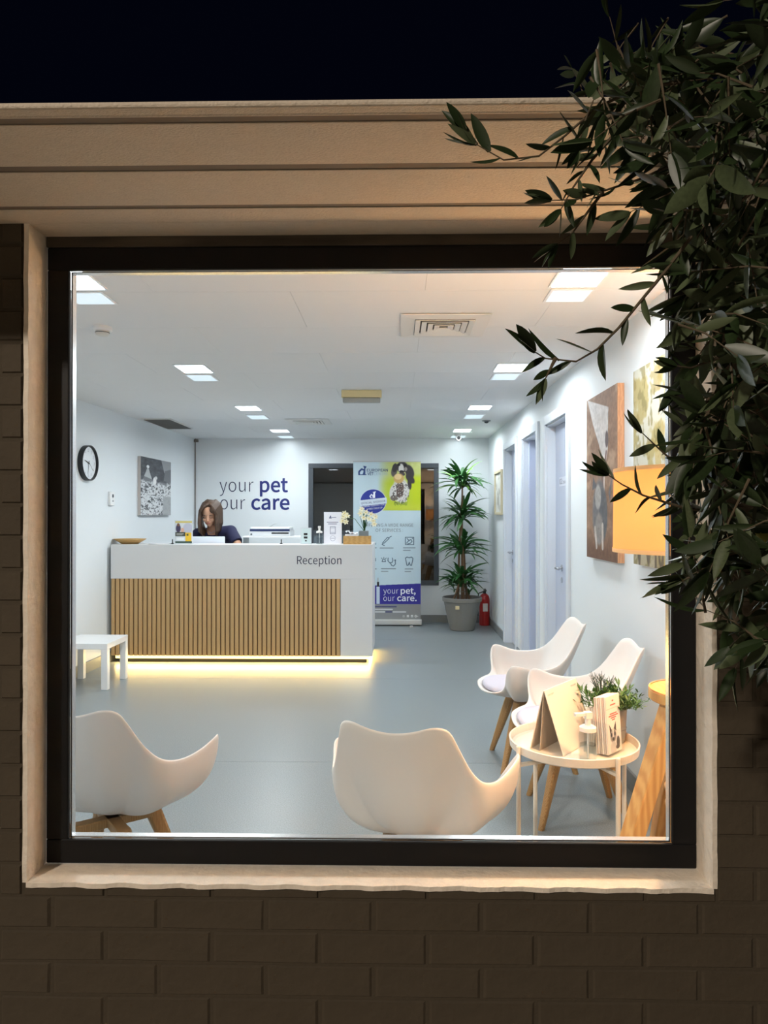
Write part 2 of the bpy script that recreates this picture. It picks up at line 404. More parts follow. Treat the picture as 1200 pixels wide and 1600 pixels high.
# ------------------------------------------------------------------ floor, ceiling, walls
XW = XL(YI)-0.1
fl = struct('floor', 'grey speckled sheet vinyl floor')
ys_ = [YI-0.02, 3.985, 6.02, 7.9, YB+0.02]
for i in range(4):
    MB().box(XW-.02, XR+.3, ys_[i]+.0012, ys_[i+1]-.0012, -0.01, 0).make('floor_sheet', M_floor, fl)
MB().box(XW-.02, XR+.3, YI-.02, YB+.02, -0.03, -0.003).make('floor_slab', M_seam, fl)
gr = struct('ground', 'unseen paved ground outside the wall, made pale to bounce light')
MB().box(-9, 9, -12, YI-.02, -0.05, -0.03).make('unseen_paving', mat('bounce_paving', (196, 188, 174), 0.9, noise=0.4, scale=3), gr)  # out of view; pale so that it throws light up onto the soffit
ce = struct('ceiling', 'white panelled suspended ceiling')
YS = 2.13
MB().box(XW-.02, XR+.3, YS, YB+.1, ZC+0.003, ZC+0.05).make('ceiling_backing', M_joint, ce)
V = [(x, y, z) for x in (XO0, XO1) for (y, z) in ((YI-.14, 2.115), (YS+.01, ZC+.002), (YS+.01, ZC+.05), (YI-.14, 2.165))]
obj('sloped_bulkhead', V, [[0, 1, 2, 3], [7, 6, 5, 4], [0, 4, 5, 1], [2, 6, 7, 3], [1, 5, 6, 2], [0, 3, 7, 4]], M_ceil, ce)
py = 3.745-0.6*4; r = 0
while py < YB:
    pxs = -1.075 + (0.6 if r % 2 else 0) - 2.4
    while pxs < XR+0.1:
        a, b = max(pxs, XW), min(pxs+1.2, XR+.1); c_, d_ = max(py, YS), min(py+0.6, YB+.02)
        if b-a > 0.02 and d_-c_ > 0.02:
            MB().box(a+.0008, b-.0008, c_+.0008, d_-.0008, ZC, ZC+0.003).make('ceiling_panel', M_ceil, ce)
        pxs += 1.2
    py += 0.6; r += 1
wl = struct('wall_left', 'plain white left wall')
V = [Vector((XL(YI), YI, -.01)), Vector((XL(YB+.1), YB+.1, -.01)), Vector((XL(YB+.1), YB+.1, ZC+.02)), Vector((XL(YS), YS, ZC+.02)), Vector((XL(YI), YI, 2.15))]
obj('wall_face', V+[v+Vector((-.1, 0, 0)) for v in V], [[0, 1, 2, 3, 4], [9, 8, 7, 6, 5]]+[[k, k+5, (k+1) % 5+5, (k+1) % 5] for k in range(5)], M_wall, wl)
BWX0, BWX1 = at(482, 800, Y=YB).x, at(685.5, 800, Y=YB).x
BWZ0, BWZ1 = at(600, 914.5, Y=YB).z, at(600, 724, Y=YB).z
wb = struct('wall_back', 'white back wall with dark window')
MB().box(XL(YB)-.1, BWX0, YB, YB+.12, 0, ZC).box(BWX1, XR+.1, YB, YB+.12, 0, ZC).box(BWX0, BWX1, YB, YB+.12, 0, BWZ0).box(BWX0, BWX1, YB, YB+.12, BWZ1, ZC).make('wall_face', M_wall, wb)
doors = [(4.93, 5.63), (5.99, 6.69), (7.06, 7.76)]
DZ = 2.095
wr = struct('wall_right', 'white right wall with three doors')
m = MB(); y = YS
V = [(x, yy, zz) for x in (XR, XR+.14) for (yy, zz) in ((YI, 0), (YS, 0), (YS, ZC), (YI, 2.13))]
obj('wall_end', V, [[0, 3, 2, 1], [4, 5, 6, 7], [0, 1, 5, 4], [1, 2, 6, 5], [2, 3, 7, 6], [3, 0, 4, 7]], M_wall, wr)
for a, b in doors: m.box(XR, XR+.14, y, a, 0, ZC).box(XR, XR+.14, a, b, DZ, ZC); y = b
m.box(XR, XR+.14, y, YB+.1, 0, ZC).make('wall_face', M_wall, wr)
# skirting
BH = 0.095
def skirt(name, boxes):
    o = struct(name); m = MB()
    for b in boxes: m.box(*b)
    m.make('skirting_board', M_base, o, bevel=0.002)
cw = 0.07
segs = []; y = YI+.01
for a, b in doors: segs.append((XR-.014, XR, y, a-cw, 0, BH)); y = b+cw
segs.append((XR-.014, XR, y, YB, 0, BH)); skirt('baseboard_right', segs)
skirt('baseboard_back', [(XL(YB), XR-.014, YB-.014, YB, 0, BH)])
o = struct('baseboard_left')
V = [Vector((XL(YI+.01), YI+.01, 0)), Vector((XL(YB), YB-.015, 0)), Vector((XL(YB), YB-.015, BH)), Vector((XL(YI+.01), YI+.01, BH))]
obj('skirting_board', [v+Vector((.014, 0, 0)) for v in V]+V, [[0, 3, 2, 1], [4, 5, 6, 7], [0, 1, 5, 4], [3, 7, 6, 2], [0, 4, 7, 3], [1, 2, 6, 5]], M_base, o)
# corner conduit
co = struct('trim_4', 'thin brown conduit down the back left corner')
MB().tube([(XL(YB)+.012, YB-.012, BH), (XL(YB)+.012, YB-.012, ZC)], 0.006, 8).box(XL(YB), XL(YB)+.05, YB-.04, YB, ZC-.045, ZC-.01).make('conduit', mat('conduit_brown', (120, 112, 106), 0.6), co)
# ------------------------------------------------------------------ doors
def door(i, a, b, sign, handle, depth):
    d = struct('door_%d' % i, ['pale door marked 02 nearest the window', 'middle door with large chrome lock plates', 'pale door farthest from the window'][i-1])
    m = MB(); t = 0.02
    for bx in ((a-cw, a, 0, DZ+cw), (b, b+cw, 0, DZ+cw), (a, b, DZ, DZ+cw)):
        MB().box(XR-t, XR, bx[0], bx[1], bx[2], bx[3]).make('door_casing', M_casing, d, bevel=0.002)
    MB().box(XR, XR+.13, a, a+.012, 0, DZ).box(XR, XR+.13, b-.012, b, 0, DZ).box(XR, XR+.13, a, b, DZ-.012, DZ).make('door_jamb', M_casing, d)
    lx = XR+depth
    lf = MB().box(lx, lx+.04, a+.014, b-.014, 0.006, DZ-.014).make('door_leaf', M_door, d, bevel=0.002)
    if sign:
        MB().box(lx-.003, lx, a+.27, a+.55, 1.605, 1.675).make('door_sign', mat('sign_plate', (214, 218, 232), 0.4), lf)
        text(sign[0], basis(Vector((lx-.0035, a+.535, 1.622)), (0, -1, 0), (0, 0, 1)), 0.08, 0.04, M_navy2, lf)
        if sign[1]: text(sign[1], basis(Vector((lx-.0035, a+.44, 1.622)), (0, -1, 0), (0, 0, 1)), 0.16, 0.026, M_navy2, lf)
    hz = 0.985
    if handle:
        hy = b-.075 if handle == 'far' else a+.47
        mh = MB()
        mh.tube([(lx-.002, hy, hz), (lx-.05, hy, hz), (lx-.052, hy-.12, hz)], 0.009, 10)
        mh.lathe([(0.026, 0), (0.026, 0.006)], (lx-.006, hy, hz), 20, Matrix.Rotation(PI/2, 4, 'Y'))
        mh.lathe([(0.022, 0), (0.022, 0.005)], (lx-.005, hy, hz-.09), 20, Matrix.Rotation(PI/2, 4, 'Y'))
        mh.make('door_handle', M_chrome, lf)
    return d, lf
door(1, *doors[0], ('02', 'Consulting'), 'mid', 0.065)
d2, lf2 = door(2, *doors[1], None, None, 0.115)
MB().box(XR+.07, XR+.095, doors[1][1]-.016, doors[1][1]-.012, 0.86, 1.12).box(XR+.073, XR+.09, doors[1][1]-.02, doors[1][1]-.016, 0.93, 0.99).make('lock_plate', M_chrome, d2)
MB().box(XR+.05, XR+.11, doors[1][1]-.045, doors[1][1]-.014, 0.006, DZ-.014).make('door_stop', M_door, d2)
door(3, *doors[2], ('01', None), 'far', 0.065)
# ------------------------------------------------------------------ window_2 in the back wall
w2 = struct('window_2', 'dark window in the back wall behind the banner')
M_grey = mat('slate_grey_frame', (70, 76, 84), 0.45)
frame4('window_frame', M_grey, w2, BWX0, BWX1, BWZ0, BWZ1, 0.062, YB-.012, YB+.05, bevel=0.003)
zt = at(520, 829, Y=YB).z; xm = at(556, 800, Y=YB).x
MB().box(xm, xm+.05, YB-.008, YB+.04, BWZ0+.06, BWZ1-.06).make('mullion', M_grey, w2)
MB().box(BWX0+.06, xm, YB-.006, YB+.04, zt-.05, zt).make('transom', M_grey, w2)
MB().box(BWX0+.06, xm, YB+.01, YB+.03, BWZ0+.06, zt-.05).make('lower_panel', mat('blue_grey_panel', (112, 124, 134), 0.5), w2)
M_nglass = glass_mat('night_glass', (0.35, 0.34, 0.33), 2.6)
MB().box(BWX0+.05, BWX1-.05, YB+.015, YB+.019, BWZ0+.05, BWZ1-.05).make('glass_pane', M_nglass, w2)
MB().box(BWX0-.3, BWX1+.3, YB+.5, YB+.55, 0, ZC).make('yard_wall', mat('yard_dark', (92, 80, 66), 0.9, noise=0.6, scale=3), w2)
# ------------------------------------------------------------------ ceiling lights and added reflection panels
M_led = mat('led_diffuser', (255, 255, 255), 0.5, emit=(236, 246, 255), es=4.0)
M_ghost = mat('reflection_ghost_glow', (214, 226, 232), 0.5, emit=(206, 222, 232), es=0.32)  # faint glow imitating the lights' reflections in the window panes
rim = mat('light_rim', (232, 234, 236), 0.4)
def panel(name, label, x, y, w, d, bright, group):
    t = thing(name, label, 'ceiling light', (x, y, ZC), 0, group)
    MB().box(-w/2-.012, w/2+.012, -d/2-.012, d/2+.012, -.005, 0).make('light_frame', rim, t, world=False, bevel=.001)
    MB().box(-w/2, w/2, -d/2, d/2, -.0065, -.005).make('diffuser', M_led if bright else M_ghost, t, world=False)
    l = lamp_data('panel_light', 'AREA', PANEL_W*(.8 if x > 0 else 1.2) if bright else GHOST_W*(.35 if y > 8.5 else 1), COOL, shape='RECTANGLE', size=w, size_y=d); l.spread = math.radians(170)
    add_light('panel_light', l, (0, 0, -.008), (0, 0, 0), t)
rowname = ['closest to the picture window', 'second from the picture window', 'third from the picture window', 'nearest the back wall']
for side, X_, word in ((0, -1.375, 'left'), (1, 0.765, 'right')):
    for r, Y_ in enumerate((2.97, 4.79, 6.56, 8.33)):
        panel('ceiling_light_or_ghost', 'bright square ceiling light in the %s row, %s' % (word, rowname[r]), X_, Y_, .19, .235, True, 'bright recessed ceiling lights')
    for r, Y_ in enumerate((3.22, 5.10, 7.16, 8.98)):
        panel('ceiling_light_or_ghost', 'added dim panel imitating the glazing reflection of a light in the %s row, %s' % (word, rowname[r]), X_ + (-.03 if side == 0 else .01), Y_, .17, (.16, .21, .27, .27)[r], False, 'added glazing reflection panels')  # no real fittings: panels added where the double glazing mirrors each light
# ------------------------------------------------------------------ ceiling fittings
def diffuser(label, x, y, s):
    t = thing('ceiling_vent', label, 'vent', (x, y, ZC), 0, 'square air diffusers')
    MW = mat('vent_white', (222, 220, 216), 0.5); MD = mat('vent_dark', (96, 96, 96), 0.8)
    def ring(a, b, z0, z1):
        m = MB(); n = 0
        V = []
        for (h, z) in ((a, z0), (b, z1)):
            V += [(-h, -h, z), (h, -h, z), (h, h, z), (-h, h, z)]
        V2 = V + [(x_, y_, z_+.004) for x_, y_, z_ in V]
        F = []
        for k in range(4):
            q = (k+1) % 4; F += [[k, q, q+4, k+4], [k+8, k+12, q+12, q+8], [k, k+8, q+8, q], [k+4, q+4, q+12, k+12]]
        return V2, F
    MB().box(-s*.34, s*.34, -s*.34, s*.34, -.004, -.0008).make('duct_opening', MD, t, world=False)
    V, F = ring(s/2, s*.34, -.008, -.012); obj('vent_frame', V, F, MW, t, world=False)
    for k in range(4):
        h = s*(.335-.075*k); V, F = ring(h, h-.027, -.018, -.010); obj('vent_blade', V, F, MW, t, world=False)
diffuser('large square air diffuser in the ceiling nearest the window', 0.245, 3.72, .45)
diffuser('small looking square air diffuser deep in the room above the desk', -0.93, 7.52, .45)
gt = thing('return_grille', 'dark slotted air grille in the ceiling by the left wall', 'vent', (-2.475, 7.66, ZC))
MB().box(-.14, .14, -.40, .40, -.004, -.0005).make('grille_back', mat('grille_dark', (66, 66, 66), .8), gt, world=False)
for k in range(40):
    y = -.38+k*.0195; MB().box(-.135, .135, y, y+.006, -.014, -.004).make('grille_blade', mat('grille_blade', (120, 118, 114), .6), gt, world=False)
frame = MB().box(-.15, .15, -.41, -.395, -.010, 0).box(-.15, .15, .395, .41, -.010, 0).box(-.15, -.135, -.395, .395, -.010, 0).box(.135, .15, -.395, .395, -.010, 0).make('grille_frame', mat('vent_white'), gt, world=False)
em = thing('emergency_light', 'cream emergency light box with clear lens on the ceiling', 'light', (at(565, 610, Y=5.65).x, 5.66, ZC))
MB().box(-.16, .16, -.035, .035, -.058, 0).make('housing', mat('cream_housing', (222, 208, 160), .5), em, world=False, bevel=.004)
MB().box(-.15, .15, -.02, .02, -.10, -.058).make('clear_lens', mat('frosted_lens', (170, 172, 168), .3), em, world=False, bevel=.006)
sd = thing('smoke_detector', 'round white smoke detector on the ceiling at the left', 'smoke detector', (*at(160, 511, Z=ZC).xy, ZC))
MB().lathe([(.05, 0), (.05, -.018), (.044, -.022)], n=32).make('detector_base', M_white, sd, world=False, smooth=False)
MB().lathe([(.036, -.022), (.036, -.036), (.028, -.046), (.012, -.048)], n=32).make('detector_head', mat('detector_white', (214, 212, 206), .5), sd, world=False)
MB().lathe([(.037, -.030), (.037, -.033)], n=32).make('detector_slot', M_black, sd, world=False)
cc = thing('ceiling_sensor', 'tiny round grey sensor on the ceiling near the right wall', 'sensor', (*at(760, 657, Z=ZC).xy, ZC))
MB().lathe([(.045, 0), (.045, -.008), (.03, -.012)], n=24).make('sensor_base', mat('sensor_grey', (150, 152, 152), .5), cc, world=False)
MB().lathe([(.024, -.012), (.02, -.024), (.008, -.03)], n=24).make('sensor_dome', M_black, cc, world=False)
sc = thing('security_camera', 'small white security camera under the ceiling at back right', 'camera', (*at(716, 680, Y=8.72).xy, ZC))
MB().lathe([(.045, 0), (.045, -.02), (.02, -.03)], n=20).make('camera_base', M_white, sc, world=False)
MB().tube([(0, .03, -.045), (0, -.07, -.055)], .032, 16).make('camera_body', M_white, sc, world=False)
MB().tube([(0, -.07, -.055), (0, -.075, -.0555)], .02, 16).make('camera_lens', M_black, sc, world=False)
# ------------------------------------------------------------------ left wall things
YWL = math.atan(0.034)
def leftpt(px, py):
    # intersect with slanted left wall
    d = CM @ Vector(((px-600)/F_PX, (800-py)/F_PX, -1)); t = (-2.74-6*0.034)/(d.x-0.034*d.y); return Vector((0, 0, EYE))+d*t
def lw_frame(p, off=0.0):
    """matrix with x = to the right along the wall seen from the room (+Y), y up, z out of the wall"""
    r = Vector((0.034, 1, 0)).normalized(); M = basis(p, r, (0, 0, 1)); return M
cp_ = leftpt(134, 723.5)
ck = thing('wall_clock', 'round white wall clock with thick black rim on left wall', 'clock', cp_); ck.rotation_euler = (PI/2, 0, PI/2-YWL)
# local: x right along the wall, y up, z out
def lz(o): return o
MB().lathe([(.155, .001), (.155, .045), (.150, .047), (.146, .045), (.146, .02)], n=56, caps=False).make('clock_rim', M_black, ck, world=False, smooth=False)
MB().lathe([(.147, .001), (.147, .022)], n=48).make('clock_face', mat('clock_white', (232, 236, 240), .5), ck, world=False)
for k in range(12):
    a = PI/2-2*PI*(k+1)/12; 
    Wm = wmatrix(ck)
    h = .026; wdt = .02 if k+1 < 10 else .032
    text(str(k+1), Wm @ Matrix.Translation((math.cos(a)*.112-wdt/2, math.sin(a)*.112-h/2, .0225)), wdt, h, mat('clock_ink', (150, 152, 158), .5), ck, name='clock_numeral')
def hand(ang, L, w, mt, z, nm):
    a = PI/2-ang; d = Vector((math.cos(a), math.sin(a), 0)); n = Vector((-d.y, d.x, 0))
    P = [d*-.02-n*w, d*-.02+n*w, d*L+n*w*.5, d*L-n*w*.5]
    obj(nm, [p+Vector((0, 0, z)) for p in P]+[p+Vector((0, 0, z+.002)) for p in P], [[0, 1, 2, 3], [7, 6, 5, 4], [0, 4, 5, 1], [2, 6, 7, 3], [1, 5, 6, 2], [0, 3, 7, 4]], mt, ck, world=False)
hand(2*PI*(9.53/12), .075, .005, M_black, .026, 'clock_hand'); hand(2*PI*(32/60), .10, .003, mat('hand_grey', (90, 92, 98), .5), .029, 'clock_hand'); hand(2*PI*(22/60), .10, .0012, mat('hand_grey'), .032, 'clock_hand')
tp = leftpt(172, 779)
th = thing('thermostat', 'small white thermostat on the left wall below the clock', 'thermostat', tp); th.rotation_euler = (PI/2, 0, PI/2-YWL)
MB().box(-.045, .045, -.065, .065, .001, .026).make('thermostat_body', M_white, th, world=False, bevel=.004)
MB().box(-.012, .02, .01, .04, .026, .0275).make('thermostat_screen', mat('screen_grey', (70, 76, 84), .3), th, world=False)
MB().box(-.006, .014, -.03, -.018, .026, .029).make('thermostat_button', mat('button_grey', (140, 144, 148), .4), th, world=False)
# black and white photograph canvas
a_ = leftpt(215, 720); b_ = leftpt(262.5, 720)
CW = (b_-a_).xy.length; z0, z1 = 1.385, 2.0
cv = thing('canvas_picture', 'black and white photo canvas of a crowd on the left wall', 'picture', (a_.x, a_.y, z0)); cv.rotation_euler = (PI/2, 0, PI/2-YWL)
MB().box(0, CW, 0, z1-z0, .001, .034).make('stretcher', mat('canvas_edge_grey', (190, 182, 176), .7), cv, world=False)
P = Paint(90, 130, 0, 46, 0, 86)
P.C[:] = (150, 152, 154); nz = fbm(P.X, P.Y, .18, 3)
P.C = P.C*(0.75+0.5*nz[..., None])
P.put(((P.Y < 42)).astype(float), (82, 84, 90)); P.C *= (0.7+0.6*fbm(P.X, P.Y, .3, 5))[..., None]
P.polyf([(30, 0), (46, 0), (46, 30), (38, 30)], (150, 152, 156)); P.polyf([(36, 16), (46, 12), (46, 34), (34, 32)], (112, 114, 118))
P.polyf([(1, 38), (10, 13), (18, 38)], (186, 188, 190)); P.polyf([(3, 36), (16, 36), (17, 32), (4, 28)], (120, 122, 126)); P.ell(10, 13.5, 2, 2.4, (240, 240, 240))
low = sm(36, 42, P.Y+6*fbm(P.X, P.Y, .2, 9)); n2 = fbm(P.X, P.Y, .45, 12)
P.put(low, (214, 216, 218)); P.put(low*sm(.56, .66, n2), (74, 76, 80)); P.put(low*sm(.60, .7, fbm(P.X, P.Y, .9, 33)), (130, 132, 134))
P.ell(20, 34, 2.6, 6, (232, 232, 232)); P.ell(22, 29, 2, 2.6, (214, 214, 214))
P.put(((P.X > 33) & (P.Y > 56)).astype(float), (162, 164, 166), .9)
P.make('printed_photo', wmatrix(cv) @ Matrix.Translation((0, 0, .0345)), CW, z1-z0, cv, .7)
# ------------------------------------------------------------------ wall lettering
def px_text(s, x0, x1, base, h, Y, m, parent, bold=0.0, name='lettering'):
    p = at(x0, base, Y=Y); q = at(x1, base, Y=Y); hh = h*Y/F_PX
    return text(s, basis(p, (1, 0, 0), (0, 0, 1)), (q-p).length, hh, m, parent, name, bold)
sg = thing('wall_lettering', 'navy slogan your pet our care lettered on back wall', 'sign', at(345, 797, Y=YB-.002))
px_text('your', 343, 396, 768.5, 21.5, YB-.002, M_navy2, sg, -.012, 'word')
px_text('pet', 406, 450, 768.5, 22, YB-.002, M_navy, sg, .02, 'word')
px_text('our', 344, 383, 796, 21.5, YB-.002, M_navy2, sg, -.012, 'word')
px_text('care', 392.5, 452.5, 796, 22, YB-.002, M_navy, sg, .02, 'word')
# ------------------------------------------------------------------ reception desk
DY = 6.62; DX0 = XL(DY)+.035; DX1 = at(582, 900, Y=DY).x; DT = at(400, 851, Y=DY).z; DB = 0.07
SLX = at(532, 950, Y=DY).x; SLZ = at(400, 904.5, Y=DY).z
dk = thing('reception_desk', 'long white reception desk with vertical oak slats and glowing base', 'desk', ((DX0+DX1)/2, DY+.4, 0))
MB().box(DX0, DX1, DY, DY+.04, SLZ, DT).make('front_panel', M_desk, dk, bevel=.002)
MB().box(SLX, DX1, DY, DY+.04, DB, SLZ).make('front_panel', M_desk, dk, bevel=.002)
MB().box(DX0, SLX, DY+.018, DY+.04, DB, SLZ).make('slat_backing', M_slatback, dk)
ns = 50; pitch = (SLX-DX0)/ns
sl_me = raw_mesh('slat', *(lambda b: (b.V, b.F))(MB().box(-pitch*.36, pitch*.36, 0, .017, 0, SLZ-DB)), M_slat)
for k in range(ns):
    o = bpy.data.objects.new('slat', sl_me); COL.objects.link(o); o.parent = dk
    o.location = wmatrix(dk).inverted() @ Vector((DX0+pitch*(k+.5), DY+.001, DB))
MB().box(DX1-.04, DX1, DY+.04, DY+.75, DB, DT).make('end_panel', M_desk, dk, bevel=.002)
MB().box(DX0, DX0+.04, DY+.04, DY+.75, DB, DT).make('end_panel', M_desk, dk, bevel=.002)
MB().box(DX0+.04, DX1-.04, DY+.04, DY+.30, DT-.03, DT).make('counter_ledge', M_desk, dk, bevel=.002)
MB().box(DX0+.04, DX1-.04, DY+.04, DY+.74, .72, .75).make('work_surface', M_white, dk)
MB().box(DX0+.05, DX1-.06, DY+.07, DY+.11, 0, DB).box(DX0+.05, DX0+.09, DY+.11, DY+.7, 0, DB).box(DX1-.1, DX1-.06, DY+.11, DY+.7, 0, DB).make('plinth', mat('dark_plinth', (60, 56, 50), .6), dk)
M_strip = mat('warm_led_strip', (255, 230, 170), .5, emit=(255, 214, 120), es=1.4)
MB().box(DX0+.03, DX1-.03, DY+.045, DY+.068, DB-.034, DB-.002).box(DX1-.058, DX1-.035, DY+.07, DY+.7, DB-.034, DB-.002).make('led_strip', M_strip, dk)
add_light('led_glow', lamp_data('led_glow', 'AREA', LED_W, (1.0, .70, .25), shape='RECTANGLE', size=DX1-DX0-.06, size_y=.02), wmatrix(dk).inverted() @ Vector(((DX0+DX1)/2, DY+.042, DB-.018)), (-PI/2+.5, 0, 0), dk)
add_light('led_glow', lamp_data('led_glow', 'AREA', LED_W*.3, (1.0, .70, .25), shape='RECTANGLE', size=.6, size_y=.02), wmatrix(dk).inverted() @ Vector((DX1-.03, DY+.4, DB-.018)), (PI/2-.5, 0, PI/2), dk)
px_text('Reception', 464, 533.5, 881.5, 12.5, DY-.001, M_blueblk, dk, 0)
# ------------------------------------------------------------------ items on the desk
ty = DY+.14
bt = thing('wooden_tray', 'shallow oval wooden tray at the left end of desk', 'tray', (at(203, 850, Y=ty).x, ty, DT+.0005))
MB().lathe([(.075, 0), (.15, .042), (.158, .05), (.150, .046), (.07, .008)], n=40, M=Matrix.Diagonal((1, .65, 1, 1))).make('tray_bowl', wood_mat('tray_wood', (206, 166, 104), (184, 144, 84), (4, 4, 1)), bt, world=False, smooth=True)
pp = thing('paper_sheets', 'few loose white papers on the desk beside the tray', 'papers', (at(250, 850, Y=ty).x, ty, DT+.0005))
for k in range(3): MB().box(-.10, .10, -.06, .06, k*.003, k*.003+.002, Matrix.Rotation(.2*k, 4, 'Z')).make('paper_sheet', M_paper, pp, world=False)
mh = thing('leaflet_display', 'upright leaflet with photo and yellow panel on the desk', 'leaflet', (at(287, 850, Y=ty).x, ty, DT+.0005))
MB().box(-.085, .085, .0, .006, 0, .225).box(-.085, .085, -.03, .03, 0, .006).make('acrylic_stand', mat('pale_acrylic', (214, 220, 224), .2), mh, world=False)
P = Paint(70, 90, 0, 28, 0, 36); P.C[:] = (210, 216, 222)
P.rect(0, 28, 0, 3, (206, 190, 110)); P.ell(21, 12, 8, 9, (188, 190, 206)); P.ell(5, 12, 4, 7, (60, 50, 80)); P.ell(5, 6, 2.4, 2.6, (120, 84, 66)); P.ell(12, 15, 3, 4, (214, 170, 150))
P.rect(0, 17, 18, 25, (66, 72, 64)); P.rect(17, 27, 19, 33, (236, 190, 50)); P.rect(19, 22, 21, 24, (90, 90, 50)); P.rect(0, 28, 33, 36, (50, 76, 66)); P.rect(2, 15, 27, 31, (232, 236, 238)); P.rect(2, 14, 20.5, 21.2, (214, 216, 210)); P.rect(2, 12, 22.5, 23, (214, 216, 210))
P.make('leaflet_print', wmatrix(mh) @ basis(Vector((-.08, -.001, .008)), (1, 0, 0), (0, 0, 1)), .16, .21, mh)
for i_, (pxx, lab) in enumerate(((269.5, 'thin black pen holder at left of the desk leaflet'), (439.5, 'thin black pen standing on the desk before the printer'))):
    t = thing('pen', lab, 'pen', (at(pxx, 850, Y=ty).x, ty, DT+.0005))
    MB().lathe([(.014, 0), (.014, .006), (.006, .01)], n=12).make('pen_base', M_black, t, world=False); MB().tube([(0, 0, .01), (0, 0, .045)], .005, 8).make('pen_barrel', M_black, t, world=False)
# monitor in front of the receptionist
mo = thing('computer_monitor', 'white back of a computer screen in front of the receptionist', 'monitor', (at(325, 850, Y=6.95).x, 6.965, .75))
MB().box(-.165, .165, -.02, 0, .16, .425).make('screen_back', mat('pale_monitor', (224, 230, 240), .35), mo, world=False, bevel=.006, seg=2)
MB().box(-.16, .16, 0, .004, .165, .42).make('screen', M_black, mo, world=False)
MB().box(-.02, .02, -.01, .01, .01, .20).box(-.10, .10, -.07, .07, 0, .01).make('monitor_stand', M_alu, mo, world=False)
# printer on a rack
pxm = at(425, 838, Y=7.15).x; zb = at(425, 838, Y=7.0).z
rk = thing('printer_stand', 'clear shelf unit on the desk under the printer', 'stand', (pxm+.03, 7.15, .75))
MB().box(-.30, .30, -.15, .15, zb-.75-.012, zb-.75).box(-.30, .30, -.15, .15, 0, .01).make('shelf_board', M_white, rk, world=False)
MB().box(-.30, -.292, -.15, .15, .01, zb-.762).box(.292, .30, -.15, .15, .01, zb-.762).make('side_panel', mat('pale_acrylic'), rk, world=False)
MB().box(-.27, .0, -.10, .10, .01, .30).make('paper_box', mat('pale_blue_box', (200, 212, 218), .5), rk, world=False)
pr = thing('printer', 'white office printer with dark blue band behind the desk', 'printer', (pxm, 7.15, zb))
MB().box(-.205, .205, -.14, .14, 0, .062).make('printer_body', mat('printer_grey', (212, 216, 220), .4), pr, world=False, bevel=.006, seg=2)
MB().box(-.195, .195, -.135, .13, .062, .090).make('scanner_lid', mat('printer_white', (224, 228, 230), .4), pr, world=False, bevel=.006, seg=2)
MB().box(-.195, .20, -.1425, -.138, .050, .072).make('blue_band', mat('dark_blue_plastic', (28, 44, 88), .4), pr, world=False)
MB().box(.02, .19, -.1425, -.138, .024, .038).make('paper_slot', M_black, pr, world=False)
MB().box(-.05, .05, -.07, .03, 0, .003, Matrix.Translation((0, 0, .10)) @ Matrix.Rotation(-.5, 4, 'Y')).make('paper_guide', M_alu, pr, world=False)
MB().lathe([(.010, 0), (.010, .002)], (-.18, -.141, .02), 14, Matrix.Rotation(PI/2, 4, 'X')).make('badge', M_inkg, pr, world=False)
# card holder
t = thing('card_display', 'clear upright card holder with small black labels on the desk', 'card display', (at(478, 850, Y=ty).x, ty, DT+.0005))
MB().box(-.052, .052, 0, .008, 0, .155).box(-.052, .052, -.03, .03, 0, .005).make('acrylic_stand', mat('pale_acrylic'), t, world=False)
MB().box(-.02, .015, -.002, 0, .085, .105).box(-.02, .015, -.002, 0, .052, .072).box(-.008, .008, -.002, 0, .025, .037).make('black_label', M_black, t, world=False)
MB().box(-.042, .042, -.001, 0, .010, .145).make('card', mat('card_mint', (206, 222, 222), .5), t, world=False)
# sanitizer bottles
def bottle(label, loc, s, warm=False):
    t = thing('pump_bottle', label, 'bottle', loc, 0, None)
    gm = glass_mat('bottle_clear', (.88, .90, .90), 1.0)
    MB().lathe([(.030*s, 0), (.031*s, .003*s), (.031*s, .095*s), (.026*s, .104*s), (.016*s, .108*s)], n=28).make('bottle_body', gm, t, world=False, smooth=False)
    MB().lathe([(.028*s, .002*s), (.028*s, .060*s)], n=24).make('gel', glass_mat('gel_clear', (.86, .88, .88), .3), t, world=False)
    m = MB().lathe([(.029*s, .106*s), (.029*s, .120*s), (.018*s, .126*s)], n=28).lathe([(.010*s, .126*s), (.010*s, .150*s)], n=16)
    m.box(-.012*s, .012*s, -.012*s, .012*s, .150*s, .172*s).box(-.050*s, -.010*s, -.008*s, .008*s, .160*s, .170*s)
    m.make('pump_head', mat('pump_white', (236, 232, 226), .4), t, world=False)
    MB().tube([(0, 0, .01*s), (0, 0, .11*s)], .003*s, 8).make('dip_tube', M_white, t, world=False)
    return t
b1 = bottle('clear pump bottle on the desk beside the white notice', (at(499, 850, Y=ty).x, ty, DT+.0005), 1.0); b1.rotation_euler.z = -PI/2
